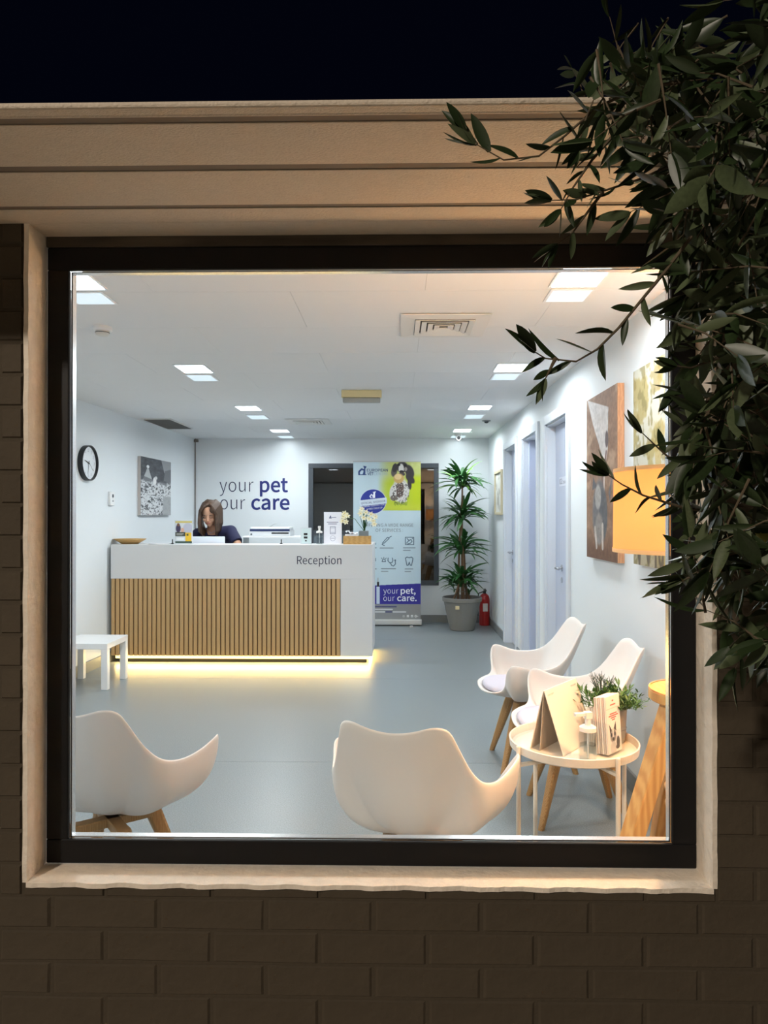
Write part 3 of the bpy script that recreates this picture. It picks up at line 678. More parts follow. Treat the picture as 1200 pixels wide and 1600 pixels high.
# notice
nx = at(520, 850, Y=ty).x; hN = .305
t = thing('counter_notice', 'tall white printed notice standing on the desk', 'sign', (nx, ty, DT+.0005))
MB().box(-.085, .085, 0, .006, 0, hN).box(-.085, .085, -.04, .04, 0, .005).make('notice_board', M_paper, t, world=False)
Mn = wmatrix(t) @ basis(Vector((-.085, -.001, 0)), (1, 0, 0), (0, 0, 1))
P = Paint(90, 160, 0, 28, 0, 50); P.C[:] = (238, 238, 246)
P.line([(9, 9), (10.5, 6), (11, 9.5)], .8, (50, 60, 110)); P.line([(8.5, 9.5), (12, 9.5)], .5, (50, 60, 110)); P.line([(12.5, 8.5), (19, 8.5)], .5, (130, 134, 160))
for k, (a, b) in enumerate(((5, 22), (7, 20))): P.line([(a, 16+k*2.6), (b, 16+k*2.6)], .9, (120, 124, 150))
P.line([(10, 23), (18, 23), (18, 34), (10, 34), (10, 23)], .5, (110, 116, 146)); P.line([(11, 25), (17, 25)], .4, (150, 154, 176)); P.line([(11, 32), (17, 32)], .4, (150, 154, 176))
P.ell(14, 41, 4.3, 4.3, (120, 126, 150), soft=.05); P.ell(14, 41, 3.8, 3.8, (238, 238, 246), soft=.05); P.line([(11, 41), (17, 41)], .5, (130, 136, 158))
P.make('notice_print', Mn, .17, hN, t)
# wooden box with tissues and flowers
bx = thing('wooden_box', 'shallow oak box at the right end of the desk', 'box', (at(558.5, 850, Y=ty).x, ty, DT+.0005))
m = MB().box(-.13, .13, -.07, .07, 0, .008).box(-.13, .13, -.07, -.06, .008, .078).box(-.13, .13, .06, .07, .008, .078).box(-.13, -.12, -.06, .06, .008, .078).box(.12, .13, -.06, .06, .008, .078)
m.make('box_body', wood_mat('oak_box', (202, 160, 98), (186, 142, 80), (1, 3, 12)), bx, world=False)
ts = thing('tissue_pack', 'crumpled white tissues in the oak box', 'tissues', (bx.location.x-.055, ty-.02, DT+.009))
m = MB()
V = []; F = []
for iy in range(7):
    for ix in range(11):
        V.append((-.060+ix*.012, -.025+iy*.010, .085+random.uniform(0, .022)+(.016 if ix < 4 else 0)))
for iy in range(6):
    for ix in range(10): a = iy*11+ix; F.append([a, a+1, a+12, a+11])
m.box(-.060, .060, -.025, .035, 0, .085); m.F += [[i+len(m.V) for i in f] for f in F]; m.V += [Vector(v) for v in V]
m.make('tissue', M_paper, ts, world=False)
fp = thing('flower_pot', 'white flowers with strap leaves in a grey square pot on desk', 'flowers', (bx.location.x+.060, ty+.015, DT+.009))
MB().box(-.045, .045, -.035, .035, 0, .118).make('pot', mat('grey_pot', (128, 136, 138), .6), fp, world=False, bevel=.003)
def blade(base, d, L, w, droop, n=6, fold=.25):
    """one narrow curved leaf as verts/faces"""
    base = Vector(base); d = Vector(d).normalized(); V = []; F = []
    side = d.cross(Vector((0, 0, 1)))
    if side.length < .1: side = Vector((1, 0, 0))
    side.normalize(); p = base.copy(); dd = d.copy()
    for i in range(n+1):
        t = i/n; ww = w*math.sin(PI*(0.12+0.88*t))**.8 if i < n else 0.0
        up = side.cross(dd).normalized()
        V += [p-side*ww/2+up*fold*ww*.5, p.copy(), p+side*ww/2+up*fold*ww*.5]
        p = p+dd*(L/n); dd = (dd+Vector((0, 0, -droop/n))).normalized()
    for i in range(n): a = 3*i; F += [[a, a+1, a+4, a+3], [a+1, a+2, a+5, a+4]]
    return V, F
for k in range(6):
    a = random.uniform(0, 6.28); V, F = blade((random.uniform(-.03, .02), 0, .118), (-.28+.13*k, .1*math.cos(a), 1), .19, .02, .12, n=5)
    obj('leaf', V, F, M_green, fp, world=False)
M_petal = mat('cream_petal', (250, 244, 214), .6); M_yc = mat('yellow_centre', (230, 200, 70), .6)
fl_pos = [(-.19, .17), (-.17, .12), (-.20, .13), (-.155, .18), (-.18, .20), (-.03, .20), (0, .16), (.02, .21), (.05, .15), (.09, .13), (.11, .17), (.07, .19), (.10, .10), (-.02, .24)]
for (fx, fz) in [(-.17, .15), (.02, .17), (.09, .14)]:
    MB().tube([(0, 0, .118), (fx*.5, 0, .118+fz*.75), (fx, -.01, .118+fz*.85)], .003, 6).make('stalk', M_green, fp, world=False)
for i, (fx, fz) in enumerate(fl_pos):
    c = Vector((fx, -.015+random.uniform(-.02, .01), .118+fz-.035)); V = []; F = []
    for k in range(6):
        a = 2*PI*k/6+random.random()*.3; d = Vector((math.cos(a), -.35, math.sin(a))); s = Vector((-math.sin(a), 0, math.cos(a)))
        n = len(V); V += [c, c+d*.017+s*.009, c+d*.032, c+d*.017-s*.009]; F.append([n, n+1, n+2, n+3])
    fo = obj('flower', V, F, M_petal, fp, world=False); MB().ell(c+Vector((0, -.006, 0)), (.005, .006, .005), n=8, m=5).make('flower_centre', M_yc, fo, world=False)
# ------------------------------------------------------------------ banner
BY = 8.93
bn = thing('roller_banner', 'tall pull-up banner with running dog photo and blue slogan block', 'banner', (at(605, 970, Y=BY).x, BY, 0))
bx0, bx1 = at(552, 850, Y=BY).x, at(657.5, 850, Y=BY).x; bz0, bz1 = at(600, 967.5, Y=BY).z, at(600, 722, Y=BY).z
MB().box(bx0-.005, bx1+.012, BY-.05, BY+.05, .012, bz0).make('cassette', mat('banner_alu', (206, 206, 204), .35, .3), bn, bevel=.012, seg=3)
MB().box(bx0+.1, bx0+.14, BY-.12, BY+.12, 0, .012).box(bx1-.14, bx1-.1, BY-.12, BY+.12, 0, .012).make('foot', M_alu, bn)
MB().box(bx0-.002, bx1+.002, BY-.002, BY+.012, bz1, bz1+.014).make('top_rail', M_alu, bn)
MB().tube([((bx0+bx1)/2, BY+.02, .02), ((bx0+bx1)/2, BY+.02, bz1+.01)], .008, 8).make('support_pole', M_alu, bn)
MB().box(bx0, bx1, BY+.001, BY+.002, bz0, bz1).make('banner_sheet', M_paper, bn)
P = Paint(250, 580, 552, 657.5, 722, 967.5); P.C[:] = (196, 216, 226)
n1 = fbm(P.X, P.Y, .08, 21)
gx = sm(588, 612, P.X)*(P.Y < 797.5); right = sm(636, 650, P.X)
P.put(gx*(P.Y < 797.5), (196, 204, 120)); P.put(gx*sm(742, 760, P.Y+6*n1), (186, 204, 48)); P.put(gx*right*sm(738, 752, P.Y), (190, 206, 18)); P.put(gx*sm(778, 797, P.Y), (206, 212, 70), .7)
P.put(gx*(P.Y < 740)*sm(.5, .7, n1), (214, 216, 150), .7)
def spot(mask_c, *e): pass
DW, DKc = (216, 212, 208), (58, 52, 54)
P.ell(641, 748, 5, 9, DKc, -.7); P.ell(640, 737, 6.5, 11, DKc, -.35); P.ell(616, 736, 4.6, 9, (96, 88, 84), .2); P.ell(617, 731, 4, 7, DKc, .2)
P.ell(626, 766, 13, 19, DW); P.ell(625, 765, 6.5, 13, (104, 84, 78)); P.ell(614, 770, 5.5, 12, DW, .1); P.ell(616, 778, 6, 4.6, (120, 106, 98)); P.ell(635, 768, 4.4, 13, DW, .25); P.ell(628, 782, 6, 4.5, DW); P.ell(640, 756, 3, 9, DKc, -.1)
P.ell(628.5, 730, 9, 8.5, DKc); P.ell(627, 733, 4.2, 8.5, DW); P.ell(623, 726.5, 2.6, 1.6, (20, 18, 20)); P.ell(633, 727, 2.6, 1.6, (20, 18, 20)); P.ell(634, 733, 2.5, 3, (150, 142, 138)); P.ell(627.5, 737, 3.8, 2.1, (28, 24, 26)); P.ell(628, 741, 5, 3, (80, 70, 70))
sp = sm(.58, .66, fbm(P.X, P.Y, .55, 8)); body = ((np.hypot((P.X-626)/14, (P.Y-770)/19)) < 1); P.put(sp*body, (76, 68, 68), .85); P.put(sm(.6, .66, fbm(P.X, P.Y, .7, 88))*body, (235, 232, 228), .7)
P.ell(623, 747.5, 8.2, 7.6, (206, 168, 104)); P.ell(622, 745, 5.5, 4.5, (232, 204, 150)); 
for k in range(14):
    xx = 616+k*1.5; P.line([(xx, 789+random.uniform(-1, 1)), (xx+random.uniform(-1, 1), 784)], .5, (110, 130, 40), .8)
navy = (42, 56, 150)
P.ell(583, 783.5, 20.6, 19.6, (222, 228, 240), soft=.02); P.ell(583, 783.5, 19.8, 18.8, navy, soft=.02)
P.put((np.abs(P.Y-784.2+(P.X-583)*.11) < 4.6)*(np.hypot(P.X-583, P.Y-783.5) < 21.5).astype(float), (214, 226, 238))
P.line([(580, 778), (578, 775.5), (580.5, 772.5), (582.5, 775)], 1.1, (240, 242, 250)); P.polyf([(582, 778.5), (583.5, 770), (586, 767.5), (586.3, 778)], (240, 242, 250)); P.polyf([(582, 769), (586, 768), (588, 767.8), (585.5, 771)], (240, 242, 250))
P.line([(561, 741), (561, 737), (565, 733), (568, 734)], 2.2, (36, 62, 120)); P.polyf([(566.5, 742), (569, 732), (567.5, 727.5), (573, 729), (571, 732), (571, 742)], (36, 62, 120)); P.line([(564, 741), (566, 737)], 1.4, (200, 220, 236)); P.line([(560.5, 741.7), (572, 741.7)], .7, (36, 62, 120))
P.polyf([(552, 916.5), (657.5, 911.5), (657.5, 944), (552, 944)], (48, 44, 148)); P.rect(588.3, 593.2, 917, 943.5, (206, 220, 232)); P.rect(589, 592.6, 909, 917, (24, 22, 30)); P.rect(590.3, 591.2, 903, 909, (150, 130, 110))
P.rect(552, 657.5, 944, 967.5, (142, 144, 146))
ink = (70, 90, 110)
# syringe
P.line([(597.5, 851), (600.5, 852.5)], .9, ink); P.line([(600, 849), (608, 841.5), (605.5, 839.5), (598, 848), (600, 849)], .7, ink); P.line([(607, 840.5), (611.5, 838)], .7, ink); P.line([(599, 848.5), (597, 850.5)], .7, ink)
P.line([(633.5, 839.5), (646.5, 839.5), (646.5, 851), (633.5, 851), (633.5, 839.5)], .7, ink); P.line([(635, 849), (638, 845.5), (642, 843), (644, 846), (641, 849), (637, 850)], .7, ink); P.line([(636, 841.5), (638.5, 844)], .7, ink); P.ell(644.5, 841.2, .8, .8, ink)
P.line([(597, 877.5), (602.5, 877.5), (601.5, 874), (598.2, 874), (597, 877.5)], .7, ink); P.line([(599.8, 872.5), (599.8, 871)], .6, ink); P.line([(597, 873), (596, 872)], .6, ink); P.line([(602.5, 873), (603.5, 872)], .6, ink)
P.line([(606.5, 872), (606, 876), (609, 879.5), (612.5, 879), (614, 876), (613, 872)], .8, ink); P.line([(610, 880), (612, 883.5), (615, 884.5), (618, 881), (617.5, 877)], .8, ink); P.ell(617.5, 875.5, 1.3, 1.3, ink)
P.line([(633.5, 872), (636, 870.5), (639.5, 871.5), (643, 870.5), (645.3, 872.5), (644.5, 877), (643, 883.5), (641, 883), (639.5, 878.5), (638, 883), (636, 883.5), (634.5, 877), (633.5, 872)], .8, ink)
P.rect(583, 588, 872, 877, (120, 140, 160), .7); P.rect(583, 588, 848, 851, (120, 140, 160), .7)
for (a, b, yy) in ((594, 614.5, 856.3), (630.5, 648.5, 856), (630.5, 641, 860), (596, 618, 888.7), (596, 606, 892.8), (633, 645, 889), (633, 641.5, 893), (583, 588, 856), (583, 588, 889)):
    x = a
    while x < b: P.line([(x, yy), (min(x+1.2, b), yy)], 1.0, (130, 142, 152)); x += 1.9
P.polyf([(629.3+0, 961.3), (629.3, 964.2), (632.5, 964.2), (632.5, 961.3)], (200, 202, 204)); P.rect(630.2, 631.6, 962.0, 963.4, (142, 144, 146)); P.rect(635.5, 638.9, 961, 964.4, (222, 224, 226)); P.rect(637.2, 638, 961.8, 964.4, (142, 144, 146)); P.rect(642, 645.4, 961, 964.4, (222, 224, 226)); P.rect(643, 644.4, 962.6, 963.3, (142, 144, 146)); P.line([(650.7, 961.6), (649, 961.2), (648, 962.8), (649.2, 964.2), (650.8, 963.6), (650.2, 962.9)], .6, (222, 224, 226)); P.line([(651.4, 962.9), (653, 962.9)], .6, (222, 224, 226))
for (a, b, yy, c) in ((584, 619, 948, (70, 76, 120)), (584, 613, 952.1, (216, 218, 220)), (584, 601, 956.1, (216, 218, 220)), (603, 612, 956.1, (70, 76, 120)), (614.5, 634, 956.1, (216, 218, 220))):
    x = a
    while x < b: P.line([(x, yy), (min(x+1.3, b), yy)], 1.5, c); x += 2.0
P.make('banner_print', basis(Vector((bx0, BY+.0005, bz0)), (1, 0, 0), (0, 0, 1)), bx1-bx0, bz1-bz0, bn)
def bt_(s, x0, x1, base, h, m, bold=0.0): return px_text(s, x0, x1, base, h, BY-.001, m, bn, bold)
Mb = mat('banner_navy', (36, 52, 110), .5)
bt_('EUROPEAN', 573.3, 606, 736.8, 4.2, Mb, .012); bt_('VET', 574, 583.6, 742.3, 4.2, Mb, .02); bt_('CENTRE', 584, 606, 742.3, 4.2, mat('pale_blue_ink', (150, 172, 192), .5), -.01)
bt_('OFFERING A WIDE RANGE', 567.5, 646, 823, 5.0, M_inkg, -.005); bt_('OF SERVICES :', 587, 629.5, 831, 5.0, M_inkg, -.005)
p = at(564.5, 788.3, Y=BY-.001); text('OFFICIAL SPONSOR', basis(p, (1, 0, .11), (-.11, 0, 1)), 38*BY/F_PX, 3.1*BY/F_PX, Mb, bn)
p = at(569, 792.8, Y=BY-.001); text('BRING YOUR PET FOR', basis(p, (1, 0, .11), (-.11, 0, 1)), 32*BY/F_PX, 2.6*BY/F_PX, M_inkw, bn)
p = at(573, 797, Y=BY-.001); text('A FREE CHECK UP', basis(p, (1, 0, .11), (-.11, 0, 1)), 25*BY/F_PX, 2.6*BY/F_PX, M_inkw, bn)
bt_('your', 599, 622.5, 927.5, 9, M_inkw, -.01); bt_('pet,', 626, 649.5, 927.5, 9, M_inkw, .02); bt_('our', 599, 616.5, 939, 9, M_inkw, -.01); bt_('care.', 620.5, 651, 939, 9, M_inkw, .02)
# ------------------------------------------------------------------ tall potted plant
pc = Vector((at(722, 950, Y=8.62).x, 8.62, 0))
pl = thing('potted_palm', 'tall tiered palm in a round grey pot in back corner', 'plant', pc)
MB().lathe([(.142, 0), (.15, .01), (.222, .345), (.236, .35), (.240, .392), (.234, .398), (.220, .392), (.205, .33), (.20, .3)], n=48, caps=True).make('pot', mat('grey_planter', (122, 121, 117), .55), pl, world=False, smooth=False)
MB().lathe([(.212, .33), (.05, .345)], n=32).make('soil', mat('dark_soil', (50, 40, 30), .95, bump=1, bscale=40), pl, world=False)
MB().box(-.10, -.055, -.245, -.222, .275, .315).make('price_sticker', mat('beige_sticker', (206, 190, 150), .6), pl, world=False)
for k, (dx, dy, zt) in enumerate(((0, 0, 1.88), (-.03, .02, 1.50), (.035, .01, 1.08), (.01, -.04, 1.02), (-.08, -.02, .60), (.07, .03, .62))):
    MB().tube([(dx*1.6, dy, .33), (dx, dy, .7*zt), (dx*.4+.005, dy, zt)], [.014, .012, .010], 8).make('stem', M_stem, pl, world=False)
lf_me = []
for k in range(5):
    V, F = blade((0, 0, 0), (1, 0, .25+.10*k), 1.0, .135, .75+.12*k, n=6); lf_me.append((raw_mesh('leaf', V, F, M_green, True), raw_mesh('leaf', V, F, M_green2, True)))
for (cz, n, L0, bright, el) in ((1.80, 62, .36, True, .25), (1.40, 60, .36, False, .2), (1.0, 52, .37, False, .1), (.60, 66, .34, False, .15)):
    for k in range(n):
        a = 2*PI*k*.381966+random.uniform(-.2, .2); L = L0*random.uniform(.75, 1.1)
        x_, y_ = math.cos(a), math.sin(a)
        if y_ > .3: L *= .85
        me = random.choice(lf_me)[1 if bright and random.random() < .22 else 0]
        o = bpy.data.objects.new('leaf', me); COL.objects.link(o); o.parent = pl
        o.location = (x_*.02, y_*.02, cz+random.uniform(-.09, .07)); o.rotation_euler = (random.uniform(-.5, .5), -random.choice((-.45, -.2, 0, .2, .5, .85))*(1 if k % 3 else .6)+el*.2, a); o.scale = (L, L, L)
# lateral small clusters at the base
for k in range(26):
    a = random.uniform(0, 6.28); s = random.choice(((-.10, -.03), (.09, .02))); o = bpy.data.objects.new('leaf', random.choice(lf_me)[0]); COL.objects.link(o); o.parent = pl
    L = random.uniform(.16, .26); o.location = (s[0], s[1], random.uniform(.42, .62)); o.rotation_euler = (0, -random.uniform(-.1, .7), a); o.scale = (L, L, L)
# ------------------------------------------------------------------ fire extinguisher
fe = thing('fire_extinguisher', 'red fire extinguisher on the floor behind the palm pot', 'fire extinguisher', (at(757, 950, Y=8.98).x, 8.98, 0))
M_fr = mat('extinguisher_red', (158, 24, 24), .35)
MB().lathe([(.06, 0), (.065, .01), (.065, .33), (.055, .37), (.03, .395), (.022, .40)], n=28).make('cylinder', M_fr, fe, world=False, smooth=False)
MB().lathe([(.020, .40), (.020, .43)], n=16).box(-.012, .012, -.07, .02, .43, .442).box(-.010, .010, -.085, .02, .455, .465, Matrix.Rotation(.12, 4, 'X')).make('valve_handle', M_black, fe, world=False)
MB().tube([(-.02, 0, .42), (-.075, 0, .40), (-.085, 0, .28), (-.08, 0, .12)], .008, 8).make('hose', M_black, fe, world=False)
MB().box(-.028, .034, -.068, -.055, .18, .28).make('label_plate', mat('extinguisher_label', (214, 208, 204), .5), fe, world=False, bevel=.003)
# ------------------------------------------------------------------ pictures on the right wall
def rightpic(name, label, y0, y1, z0, z1, t, edge, paint, cat='picture'):
    o = thing(name, label, cat, (XR, (y0+y1)/2, z0))
    MB().box(XR-t, XR-.001, y0, y1, z0, z1).make('stretcher', edge, o)
    if paint: paint.make('printed_canvas', basis(Vector((XR-t-.0006, y1, z0)), (0, -1, 0), (0, 0, 1)), y1-y0, z1-z0, o, .7)
    return o
P = Paint(150, 230, 0, 60, 0, 93); P.C[:] = (166, 134, 110)
gr_ = fbm(P.X*.25, P.Y*1.6, .12, 40); P.put(gr_, (122, 90, 70)); P.put(sm(.55, .75, fbm(P.X*.6, P.Y, .1, 50)), (196, 168, 142), .6); P.put(sm(70, 93, P.Y), (96, 66, 50), .75)
P.polyf([(2, 0), (44, 10), (43, 32), (38, 42), (33, 36), (14, 16)], (206, 200, 198)); P.ell(41, 27, 3, 4.5, (96, 82, 84)); P.line([(40, 34), (34, 48), (32, 58)], 2.0, (118, 92, 86)); P.line([(36, 36), (36, 56)], 1.3, (226, 214, 206)); P.line([(33, 42), (29, 60)], .9, (120, 84, 74))
P.ell(26, 66, 13, 18, (112, 110, 112), .1); P.polyf([(12, 54), (14, 46), (22, 52)], (96, 94, 98)); P.polyf([(44, 56), (52, 46), (46, 62)], (106, 102, 104)); P.ell(34, 68, 8, 14, (92, 92, 96)); P.ell(24, 58, 6, 7, (160, 156, 152)); P.ell(26, 76, 8, 9, (136, 130, 126)); P.line([(18, 76), (21, 86)], 3, (188, 178, 170)); P.line([(33, 74), (33, 86)], 3, (188, 178, 170))
P.C *= (.86+.28*fbm(P.X, P.Y, .5, 77))[..., None]
ed = wood_mat('canvas_wood_edge', (206, 158, 120), (190, 140, 104), (3, 3, 3))
rightpic('canvas_picture', 'brown canvas print with grey cat on wood, nearer the doors', 3.72, 4.32, 1.135, 2.075, .036, ed, P)
P = Paint(150, 230, 0, 60, 0, 93); P.C[:] = (186, 184, 170)
f_ = fbm(P.X, P.Y, .09, 61); P.put(sm(.5, .62, f_)*sm(90, 40, P.Y), (158, 142, 84), .8); P.put(sm(.56, .66, fbm(P.X, P.Y, .16, 63)), (128, 110, 54), .55); P.put(sm(55, 80, P.Y), (150, 132, 96), .5)
P.put(sm(.6, .68, fbm(P.X, P.Y*.5, .3, 71)), (112, 104, 60), .6)
P.line([(30, 40), (34, 64), (38, 92)], 6, (176, 154, 92), .7); P.ell(48, 62, 14, 20, (160, 150, 146)); P.ell(48, 66, 9, 14, (120, 112, 110)); P.put(sm(82, 88, P.Y)*sm(.45, .55, vnoise(P.X, P.Y*.1, .5, 5)), (84, 72, 60), .8)
rightpic('canvas_picture', 'cream and olive canvas print behind the glowing lampshade', 2.84, 3.47, 1.15, 2.08, .036, mat('canvas_white_edge', (190, 182, 170), .7), P)
P = Paint(40, 60, 0, 30, 0, 30); P.C[:] = (206, 206, 200); P.put(sm(.5, .6, fbm(P.X, P.Y, .2, 91)), (150, 148, 138), .7)
pf = rightpic('framed_picture', 'small pale wood framed picture at the far right corner', 7.93, 8.47, 1.39, 1.90, .012, mat('pale_wood_frame', (204, 192, 160), .5), P)
pf.location.y = 8.2
for bb in ((7.93, 8.47, 1.39, 1.42), (7.93, 8.47, 1.87, 1.90), (7.93, 7.96, 1.42, 1.87), (8.44, 8.47, 1.42, 1.87)):
    MB().box(XR-.028, XR-.0125, bb[0], bb[1], bb[2], bb[3]).make('frame_rail', mat('pale_wood_frame'), pf)
# ------------------------------------------------------------------ shell chairs
RIM = [(0, -.285, .775), (.065, -.286, .784), (.118, -.274, .797), (.158, -.246, .784), (.180, -.212, .730), (.205, -.165, .655), (.232, -.105, .598), (.262, -.03, .575), (.290, .06, .578), (.314, .13, .600), (.310, .170, .600), (.282, .188, .560), (.238, .190, .490), (.214, .205, .448), (.195, .245, .434), (.13, .288, .427), (0, .300, .423)]
def make_chair(name, label, group):
    t = thing(name, label, 'chair', (0, 0, 0), 0, group)
    pts = [Vector(p) for p in RIM]; full = pts + [Vector((-p.x, p.y, p.z)) for p in pts[-2:0:-1]]
    n = len(full); rimp = []
    for i in range(n):
        a, b, c, d = full[i-1], full[i], full[(i+1) % n], full[(i+2) % n]
        for k in range(3):
            u = k/3; rimp.append(.5*((2*b)+(c-a)*u+(2*a-5*b+4*c-d)*u*u+(3*b-a-3*c+d)*u**3))
    N = len(rimp); C = Vector((0, .03, .368)); Ms = 16; V = [C.copy()]; F = []
    for j in range(1, Ms+1):
        s = j/Ms
        for R in rimp:
            hi = min(1, max(0, (R.z-.44)/.15)); ga = 1.05+1.05*hi; hb = 1.6+.75*hi
            g = 1-(1-s)**ga; h = s**hb
            wb = min(1, max(0, (-R.y-.06)/.14)); wb = wb*wb*(3-2*wb)
            g = g*(1-wb) + wb*(.42*(1-(1-s)**3)+.58*s**1.6); h = h*(1-wb)+wb*s**2.0
            x = C.x+(R.x-C.x)*g; y = C.y+(R.y-C.y)*g; z = C.z+(R.z-C.z)*h
            V.append(Vector((x, y, z)))
    for k in range(N): F.append([0, 1+k, 1+(k+1) % N])
    for j in range(Ms-1):
        for k in range(N):
            a = 1+j*N+k; b = 1+j*N+(k+1) % N; F.append([a, a+N, b+N, b])
    sh = obj('seat_shell', V, F, M_plastic, t, world=False, smooth=True)
    so = sh.modifiers.new('solid', 'SOLIDIFY'); so.thickness = .011; so.offset = 0
    sh.modifiers.new('sub', 'SUBSURF').levels = 1; sh.modifiers['sub'].render_levels = 1
    prof = [(.0, -.004), (.15, -.004), (.185, .006), (.192, .018), (.178, .032), (.13, .040), (.0, .042)]
    m = MB()
    for r, z in prof[1:-1]:
        for k in range(36):
            q = 2*PI*k/36; cx, cy = math.cos(q), math.sin(q); ex = abs(cx)**.8*math.copysign(1, cx); ey = abs(cy)**.8*math.copysign(1, cy)
            m.V.append(Vector((ex*r*.98, .10+ey*r*.92, .418+z)))
    for i in range(4):
        for k in range(36): a = i*36+k; b = i*36+(k+1) % 36; m.F.append([a, b, b+36, a+36])
    m.F.append(list(range(36))[::-1]); m.F.append([4*36+k for k in range(36)])
    m.make('seat_cushion', M_cush, t, world=False, smooth=True)
    hub = MB()
    for s in (1, -1):
        d = Vector((1, s, 0)).normalized(); nn = Vector((-d.y, d.x, 0))
        M_ = Matrix.Translation((0, 0, .326)) @ Matrix.Rotation(math.atan2(d.y, d.x), 4, 'Z'); hub.box(-.15, .15, -.022, .022, 0, .03, M_)
    hub.make('leg_mount', M_leg, t, world=False, bevel=.003)
    for sx in (-1, 1):
        for sy in (-1, 1):
            m = MB(); a = Vector((sx*.095, sy*.095, .358)); b = Vector((sx*.195, sy*.195, 0))
            u = Vector((sx, sy, 0)).normalized(); v = Vector((-u.y, u.x, 0))
            secs = [(a, .030, .021), (a.lerp(b, .35), .027, .020), (b, .014, .013)]
            for (c, ru, rv) in secs:
                for q in range(12):
                    an = 2*PI*q/12; cu = math.copysign(abs(math.cos(an))**.7, math.cos(an)); cvv = math.copysign(abs(math.sin(an))**.7, math.sin(an))
                    m.V.append(c+u*ru*cu+v*rv*cvv)
            for i in range(2):
                for k in range(12): A = i*12+k; B = i*12+(k+1) % 12; m.F.append([A, B, B+12, A+12])
            m.F.append(list(range(12))[::-1]); m.F.append([24+k for k in range(12)]); m.make('leg', M_leg, t, world=False, smooth=False)
    return t
ch = make_chair('shell_chair', 'white shell armchair seen from behind at lower centre', 'white shell armchairs')
ch.location = (.055, 2.27, 0); ch.rotation_euler.z = -.26
for (x, y, rz, lab) in ((-.975, 2.42, -.13, 'white shell armchair seen from behind, cut off by left frame'),
                        (.76, 4.02, PI/2+.02, 'white shell armchair by right wall, farther from the window'),
                        (.84, 3.33, PI/2-.05, 'white shell armchair by right wall, just behind the round table')):
    c = copy_tree(ch); c.location = (x, y, 0); c.rotation_euler.z = rz; c['label'] = lab
# ------------------------------------------------------------------ white square table at left
tb = thing('square_table', 'low white square side table by the left wall', 'table', (-2.495, 5.80, 0))
MB().box(-.205, .205, -.215, .215, .322, .368).make('tabletop', M_white, tb, world=False, bevel=.002)
for sx in (-1, 1):
    for sy in (-1, 1): MB().box(sx*.205-(.05 if sx > 0 else 0), sx*.205+(.05 if sx < 0 else 0), sy*.215-(.05 if sy > 0 else 0), sy*.215+(.05 if sy < 0 else 0), 0, .322).make('leg', M_white, tb, world=False, bevel=.002)
# ------------------------------------------------------------------ round tray table
TX, TY, TZ = .655, 2.655, .525
rt = thing('tray_table', 'round cream metal tray table with thin straight legs', 'table', (TX, TY, 0))
M_cream = mat('cream_metal', (236, 224, 208), .28)
MB().lathe([(.0, TZ-.004), (.222, TZ-.004), (.232, TZ+.002), (.235, TZ+.030), (.232, TZ+.032), (.229, TZ+.030), (.226, TZ+.004), (.215, TZ), (0, TZ)], n=72, caps=False).make('tray', M_cream, rt, world=False, smooth=False)
for k, a in enumerate((-1.15, -2.72, .42, 1.99)):
    x_, y_ = .240*math.cos(a), .240*math.sin(a)
    MB().tube([(x_, y_, 0), (x_, y_, TZ+.030)], .0085, 12).ell((x_, y_, TZ+.030), (.0085, .0085, .006), n=12, m=6).make('leg', M_cream, rt, world=False, smooth=False)
MB().box(-.24, .24, -.008, .008, TZ-.03, TZ-.02, Matrix.Rotation(-1.15+PI, 4, 'Z')).box(-.24, .24, -.008, .008, TZ-.04, TZ-.03, Matrix.Rotation(.42, 4, 'Z')).make('cross_brace', M_cream, rt, world=False)
# tent sign
z0 = TZ+.001
def slab(V4, th, nm, m, parent):
    V4 = [Vector(v) for v in V4]; n = (V4[1]-V4[0]).cross(V4[3]-V4[0]).normalized()*th
    return obj(nm, V4+[v+n for v in V4], [[3, 2, 1, 0], [4, 5, 6, 7], [0, 1, 5, 4], [1, 2, 6, 5], [2, 3, 7, 6], [3, 0, 4, 7]], m, parent)
rA = Vector((.535, 2.60, TZ+.22)); dR = Vector((.165, .205, 0)); 
bF = Vector((.592, 2.545, z0)); bR = Vector((.492, 2.63, z0)); bM = Vector((.522, 2.605, z0))
tn = thing('tent_sign', 'folded cream card sign standing tall on tray table', 'sign', (.60, 2.68, z0))
Mt = mat('cream_card', (236, 222, 206), .55)
slab([bF, bF+dR, rA+dR, rA], .003, 'front_card', Mt, tn); slab([bR, rA, rA+dR, bR+dR], .003, 'rear_card', Mt, tn); slab([bM, rA-Vector((0, 0, .004)), rA+dR-Vector((0, 0, .004)), bM+dR], .002, 'inner_card', mat('grey_card', (176, 164, 150), .6), tn)
uu = dR.normalized(); vv = (rA-bF).normalized(); nn_ = uu.cross(vv)
text('your pet', basis(rA-vv*.022+uu*.008+(nn_*.0045), uu, vv), .05, .007, M_inkg, tn); text('our care', basis(rA-vv*.022+uu*.20+(nn_*.0045), uu, vv), .045, .007, M_inkg, tn)
b2 = bottle('clear pump bottle of gel on the round tray table', (.668, 2.50, TZ+.0005), 1.0); b2.rotation_euler.z = .25
